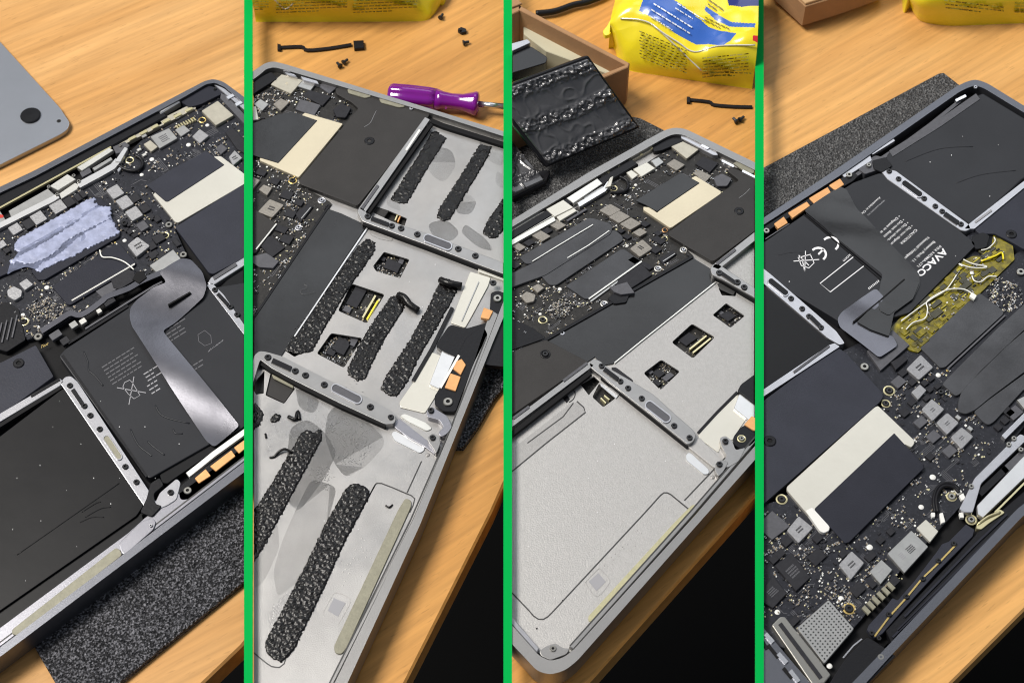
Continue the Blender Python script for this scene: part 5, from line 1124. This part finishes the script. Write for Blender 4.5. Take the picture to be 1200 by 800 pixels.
# yellow film and wires over the battery connector
T('yellow_film', '1164,275 1187,288 1189,304 1140,352 1104,386 1076,413 1066,410 1040,388 1054,373 1090,340 1124,307 1140,300 1160,300', PCB, .0121, 'kapton', r=1, bev=.0003, o_=True)
kreg = S('1164,280 1182,290 1184,303 1136,350 1100,384 1076,408 1046,388 1058,374 1124,312'); kr = random.Random(8)
for mm, cnt in (('kapton_dark', 60), ('kapton_bright', 36), ('kapton', 40)):
    bm = bmesh.new()
    for k in range(cnt*2):
        x, y = kr.uniform(1040, 1188), kr.uniform(280, 412)
        if not pip(x, y, kreg): continue
        w_, h_ = (kr.uniform(5, 16), kr.uniform(4, 9)) if mm != 'kapton_bright' else (kr.uniform(2, 14), kr.uniform(1, 2.4))
        z1 = .0121+kr.uniform(.0002, .0007); prism_w([P(p[0], p[1], z1) for p in rnd(quad(x, y, w_, h_), 1.2, 2)], .0120, z1, .00015, bm=bm)
    mk('taped_components', bm, mm, lap, kind='stuff')
smd('1164,285 1180,292 1140,345 1076,408 1050,386 1130,312', 260, z=.0121, dens=.9, seed=50, size=1.0, avoid=False)
for pts in ('1056,376 1075,362 1092,350 1108,340 1116,330 1121,322', '1062,386 1070,378 1084,373 1087,362 1086,354 1096,346 1112,339 1130,339 1142,346', '1129,304 1140,309 1156,312 1151,314 1136,313 1124,309 1128,312', '1168,324 1158,324 1150,330 1142,329 1139,323', '1165,278 1166,283 1158,291 1150,293'):
    tube('wire', [(x, y, .0135) for x, y in S(pts)], .00032, 'wire_white', n=6)
T('wire_joint', '1139,342 1145,346 1142,351 1136,347', .0128, .0142, 'wire_white', r=1); tube('wire', [(1150, 306, .013), (1166, 300, .0135), (1174, 296, .0132), (1176, 304, .013)], .0005, 'pack_yellow', n=5); dot(1139, 320, 2.6, .0129, 'white_plastic', lap, 'solder_blob')
T('edge_bracket', '1140,276 1152,272 1160,276 1156,290 1144,292 1138,284', FLR, .0136, 'black_plastic', r=2)
# connector end of the flex
T('connector_plate', '1016,411 1046,386 1066,404 1032,434', PCB, .0128, 'chip_grey', r=1, o_=True); screw(1013, 430, 5, PCB+.0006, 'steel_screw', C)
Q4('chip', '1044,424 1058,416 1064,421 1050,433', 'chip', z1=.0132, parent=C)
# inductors and chips
Q4('inductor', '1062,432 1079,415 1094,430 1077,445', 'inductor', z1=.0132, parent=C, r=2); mark(1078, 430, 8, 8, .0132, 'chip', 2, C); Q4('inductor', '1068,459 1078,450 1086,457 1076,468', 'inductor', z1=.0128, parent=C, r=1)
for q in ('1080,479 1092,467 1107,479 1093,493', '1097,495 1110,483 1124,495 1110,509', '1114,512 1127,500 1141,511 1127,526'): Q4('inductor', q, 'inductor', z1=.0132, parent=C, r=2)
for x, y in ((1093, 480), (1110, 496), (1127, 513)): mark(x, y, 5, 5, .0132, 'chip_grey', 2, C)
for x, y, a, b in ((1053, 447, 13, 12), (1058, 436, 9, 8), (1069, 447, 8, 8), (1084, 448, 7, 7), (1091, 443, 7, 6), (1090, 456, 6, 6), (1099, 452, 7, 6), (1086, 466, 7, 6), (1069, 471, 8, 7), (1060, 483, 9, 9), (1079, 494, 13, 11), (1094, 511, 13, 12), (1113, 528, 13, 12), (1182, 482, 9, 12), (1178, 492, 8, 8), (1170, 500, 7, 8), (1189, 483, 15, 13)): B('chip', x, y, a, b, 'chip' if a < 12 else 'chip_grey', parent=C, r=.6)
Q4('chip', '1192,468 1200,464 1210,470 1200,478', 'can', z1=.0128, parent=C); Q4('resistor', '1119,488 1122,485 1127,489 1124,492', 'can', parent=C); Q4('resistor', '1133,501 1136,498 1141,502 1138,505', 'can', parent=C); B('chip', 1090, 534, 8, 9, 'chip', parent=C)
ring(1042, 458, 7, PCB, 'gold_pale', C); ring(1038, 473, 5.8, PCB, 'gold_pale', C); ring(916, 585, 6.8, PCB, 'gold_pale', C); screw(1102.5, 459.5, 3.6, .0124, 'black_screw', C)
for x, y, r_ in ((1099.5, 439.5, 3.2), (1093, 559, 3.8), (1079.5, 594, 3.2), (1019, 641, 4), (985.5, 701, 3.6), (911, 717, 3.6), (1184, 362, 2.6), (1086, 570, 1.2), (972, 780, 3.6)): dot(x, y, r_, PCB, 'white_plastic', C)
dot(1110.5, 434, 2.2, PCB, 'gold', C); screw(1196, 319, 5, PCB+.0004, 'steel_screw', C)
# cooler plates
T('black_pad', '1078,407 1136,352 1147,344 1150,344 1176,364 1176,368 1108,430 1102,431', PCB, .0124, 'plate_grey', r=2, o_=True); bar('pad_edge', '1178,369 1110,432', 2, PCB, .0122, 'ink_dim')
def cell_scuff(x, y): pass
T('cooler_plate', '1104,450 1112,441 1168,385 1240,320 1250,330 1240,350 1190,396 1150,434 1126,461 1120,464', PCB, .0126, 'plate_grey', r=3, o_=True); T('cooler_plate', '1122,474 1126,460 1134,450 1180,405 1250,345 1250,400 1200,436 1160,466 1143,480 1132,485 1124,483', PCB, .0130, 'plate_grey', r=4, o_=True); T('cooler_plate', '1141,482 1160,467 1200,438 1250,400 1250,420 1200,456 1165,494 1158,498 1152,494', PCB, .0126, 'plate_grey', r=3, o_=True)
# shield plate and film
T('shield_plate', '1024,477 1029,475 1071,515 1072,519 1068,524 1060,520 975,612 971,622 966,624 960,618 922,574 922,570', PCB, .0128, 'cream', r=2, o_=True); T('shield_plate_end', '944,598 952,594 972,616 972,621 966,624 961,622', PCB, .0131, 'white_plastic', r=2)
T('shield_film', '1048,507 1082,544 1083,548 1018,612 995,635 990,636 955,598 955,595', .0128, .0131, 'sheet_blue_dark', r=1, o_=True)
# right lower: hinge and display cable
T('hinge_arm', '1136,572 1142,560 1188,514 1196,508 1204,512 1200,518 1150,566 1140,600 1130,600 1124,596', PCB, .0141, 'alu', r=2, o_=True); T('hinge_bar', '1145,592 1196,538 1240,495 1250,510 1204,556 1152,606 1146,602', PCB, .0141, 'alu_bright', o_=True, r=1); bar('fin_edge', '1166,600 1210,556 1260,510', 2.2, .0120, .0135, 'gold_pale')
bar('hinge_rod', '1148,578 1180,548', 8, PCB, .0130, 'black_plastic'); bar('hinge_rod', '1176,552 1210,520', 8, PCB, .0130, 'chip_grey'); bar('heat_pipe_bar', '1176,512 1210,478 1260,430', 6, PCB, .0136, 'alu')
for x, y in ((1138, 570), (1182, 521), (1188, 514), (1196, 527)): screw(x, y, 3, .0141, 'steel_screw')
ring(1115, 582, 6.5, PCB, 'gold_pale', C, 'steel_screw')
for dx in (0, 3): tube('display_cable', [(1096+dx, 600, .0126), (1094+dx, 586-dx*.3, .0126), (1098+dx, 572+dx*.5, .0128), (1108, 566+dx, .0130), (1118, 568+dx, .0130), (1124, 574+dx, .0128)], .0008, 'black_plastic', lap, n=5)
for q in ('1118,572 1123,569 1128,576 1123,579', '1124,580 1129,577 1132,584 1127,586', '1101,601 1105,600 1108,611 1103,613', '1091,600 1096,600 1096,605 1092,606', '1124,600 1129,600 1130,606 1125,606'): T('cable_end', q, PCB, .0128, 'white_plastic', r=.8)
ring(1138, 609, 7, PCB, 'gold_pale', C, 'steel_screw'); T('hinge_hook', '1145,612 1158,604 1172,596 1178,600 1160,612 1150,620 1144,619', PCB, .0138, 'gold_pale', r=2); tube('display_cable', [(1146, 614, .0138), (1158, 605, .0144), (1172, 600, .0140)], .0006, 'gold_pale', lap)
# lower left board
Q4('inductor', '922,621 936,604 953,618 936,636', 'inductor', z1=.0131, parent=C, r=2); mark(937, 620, 8, 7, .0131, 'chip', 2, C); Q4('inductor', '983,661 998,645 1013,659 997,679', 'inductor', z1=.0131, parent=C, r=2); mark(998, 661, 8, 7, .0131, 'chip', 2, C)
Q4('chip', '908,662 928,647 950,676 933,692', 'chip', z1=.0126, parent=C); mark(929, 669, 12, 14, .0126, 'ink_dim', 4, C); Q4('chip', '893,690 907,675 922,695 906,712 892,704', 'chip', z1=.0126, parent=C); mark(905, 693, 10, 10, .0126, 'ink_dim', 4, C); Q4('chip', '885,616 905,598 926,616 905,632', 'chip_grey', parent=C)
Q4('wireless_module', '1040,648 1068,621 1088,640 1060,671', 'can', z1=.0128, parent=C, r=1); mark(1067, 643, 9, 9, .0128, 'chip', 4, C); mark(1057, 651, 5, 9, .0128, 'ink_grey', 4, C); Q4('oscillator', '1074,618 1085,608 1100,622 1090,635', 'cream', z1=.0127, parent=C, r=1.5); Q4('chip', '1019,669 1033,655 1046,667 1032,684', 'can', z1=.0128, parent=C, r=1); mark(1033, 669, 7, 6, .0128, 'ink_grey', 2, C)
for x, y, a, b in ((957, 652, 17, 15), (1005, 690, 15, 13), (922, 634, 11, 9), (914, 648, 11, 9), (907, 655, 9, 8), (1049, 680, 10, 9), (1020, 651, 12, 9), (1022, 683, 8, 10), (930, 727, 14, 9), (988, 648, 9, 8), (958, 630, 10, 9), (1044, 622, 8, 8), (1032, 632, 8, 8)): B('chip', x, y, a, b, 'chip', parent=C, r=.6)
for k in range(6): B('capacitor', 1015.5+k*5.7, 714-k*5.6, 5, 11, 'tan_strip', parent=C)
ring(995, 713, 8, PCB, 'gold', C)
can = Q4('port_shield', '934,735 971,702 1001,736 966,777', 'can', z1=.0132, parent=lap, r=2)
for i in range(11):
    for j in range(11):
        a = (i+.8)/11.6; b = (j+.8)/11.6; p0 = Vector((934, 735)).lerp(Vector((971, 702)), a); p1 = Vector((966, 777)).lerp(Vector((1001, 736)), a); p = p0.lerp(p1, b)
        lathe('vent_hole', p.x, p.y, [(.38, .03, 0), (0, .03, 0)], ('black_matte',), .0132, can, 8)
T('port_body', '904,732 914,722 920,722 974,790 966,800 952,802', FLR, .0136, 'steel_screw', r=2, bev=.0005); bar('port_groove', '914,730 962,794', 5, .0136, .0139, 'chip')
T('edge_connector', '860,700 895,735 950,800 930,860 860,860', FLR, .0138, 'space_grey', r=3); 
for q in ('897,742 906,752', '912,765 922,776', '926,785 936,798'): bar('slot_metal', q, 5, .0138, .0145, 'silver')
for q in ('900,755 912,770', '893,750 899,760', '918,782 928,794'): bar('slot_gap', q, 4, .0138, .0141, 'black_matte')
# antenna strip along the hinge side
T('antenna_bracket', '1022,745 1016,737 1018,732 1040,708 1046,700 1052,703 1072,680 1098,646 1104,637 1112,634 1132,614 1142,620 1140,628 1118,650 1100,668 1060,712 1034,742 1026,747', PCB, .0134, 'sheet_blue', r=1.5)
bar('gold_edge', '1025,745 1042,722 1062,700 1080,678 1101,658 1120,638', 2, .0134, .0138, 'gold')
for x, y in ((1021.5, 742), (1041.5, 720), (1062, 699), (1081, 678), (1099.5, 657), (1117.5, 637)): screw(x, y, 3.4, .0136)
T('hinge_cover', '1038,738 1120,652 1150,618 1200,575 1260,520 1275,540 1200,594 1060,740 1046,754', FLR, .0130, 'black_plastic', c=.0004)
for q in ('1052,738 1130,660 1200,590', '1046,746 1125,668 1200,598', '1060,722 1140,640 1180,602'): bar('hinge_ridge', q, 2.5, .0130, .0138, 'sheet_blue_dark')
T('hinge_end_cap', '1078,719 1083,723 1046,764 1038,760', .0100, .0139, 'rail_grey', r=1)
T('speaker_module', '972,800 990,772 1002,760 1016,746 1024,750 1042,762 1050,768 1018,800 990,840 960,850', FLR, .0136, 'black_plastic', r=3, bev=.0005); bar('module_edge', '988,770 1000,756 1010,748', 1.6, .0136, .0142, 'alu'); screw(1032, 770, 4, .0138, 'steel_screw'); screw(1030, 748, 2.6, .0138, 'black_screw')
smd('1030,474 1090,420 1140,440 1190,480 1140,560 1090,625 1060,655 1010,720 960,770 895,740 895,600 920,592 1034,480', 3300, dens=.52, seed=61, size=.95, parent=C)
smd('1150,350 1165,322 1196,335 1200,360 1180,366', 300, dens=1, seed=62, size=.8, parent=C); smd('922,634 1010,640 1060,680 1000,730 940,730 900,690', 700, dens=.7, seed=63, size=.9, parent=C)

for q in ('1060,190 1100,175 1140,172', '1120,215 1150,205 1190,200', '910,300 930,296 950,298'): tube('wrap_crease', [(x, y, .0130 if x > 1000 else .0134) for x, y in S(q)], .0003, 'film_soft', lap, n=5, sides=6)
dust('1128,160 1115,182 1170,170 1090,190 1160,230 1000,240 925,330 1120,300', .01365, lap)

traces('1034,478 1090,424 1190,480 1140,560 1090,622 1060,652 1010,718 960,764 897,740 897,605 920,594', 140, 140, C)
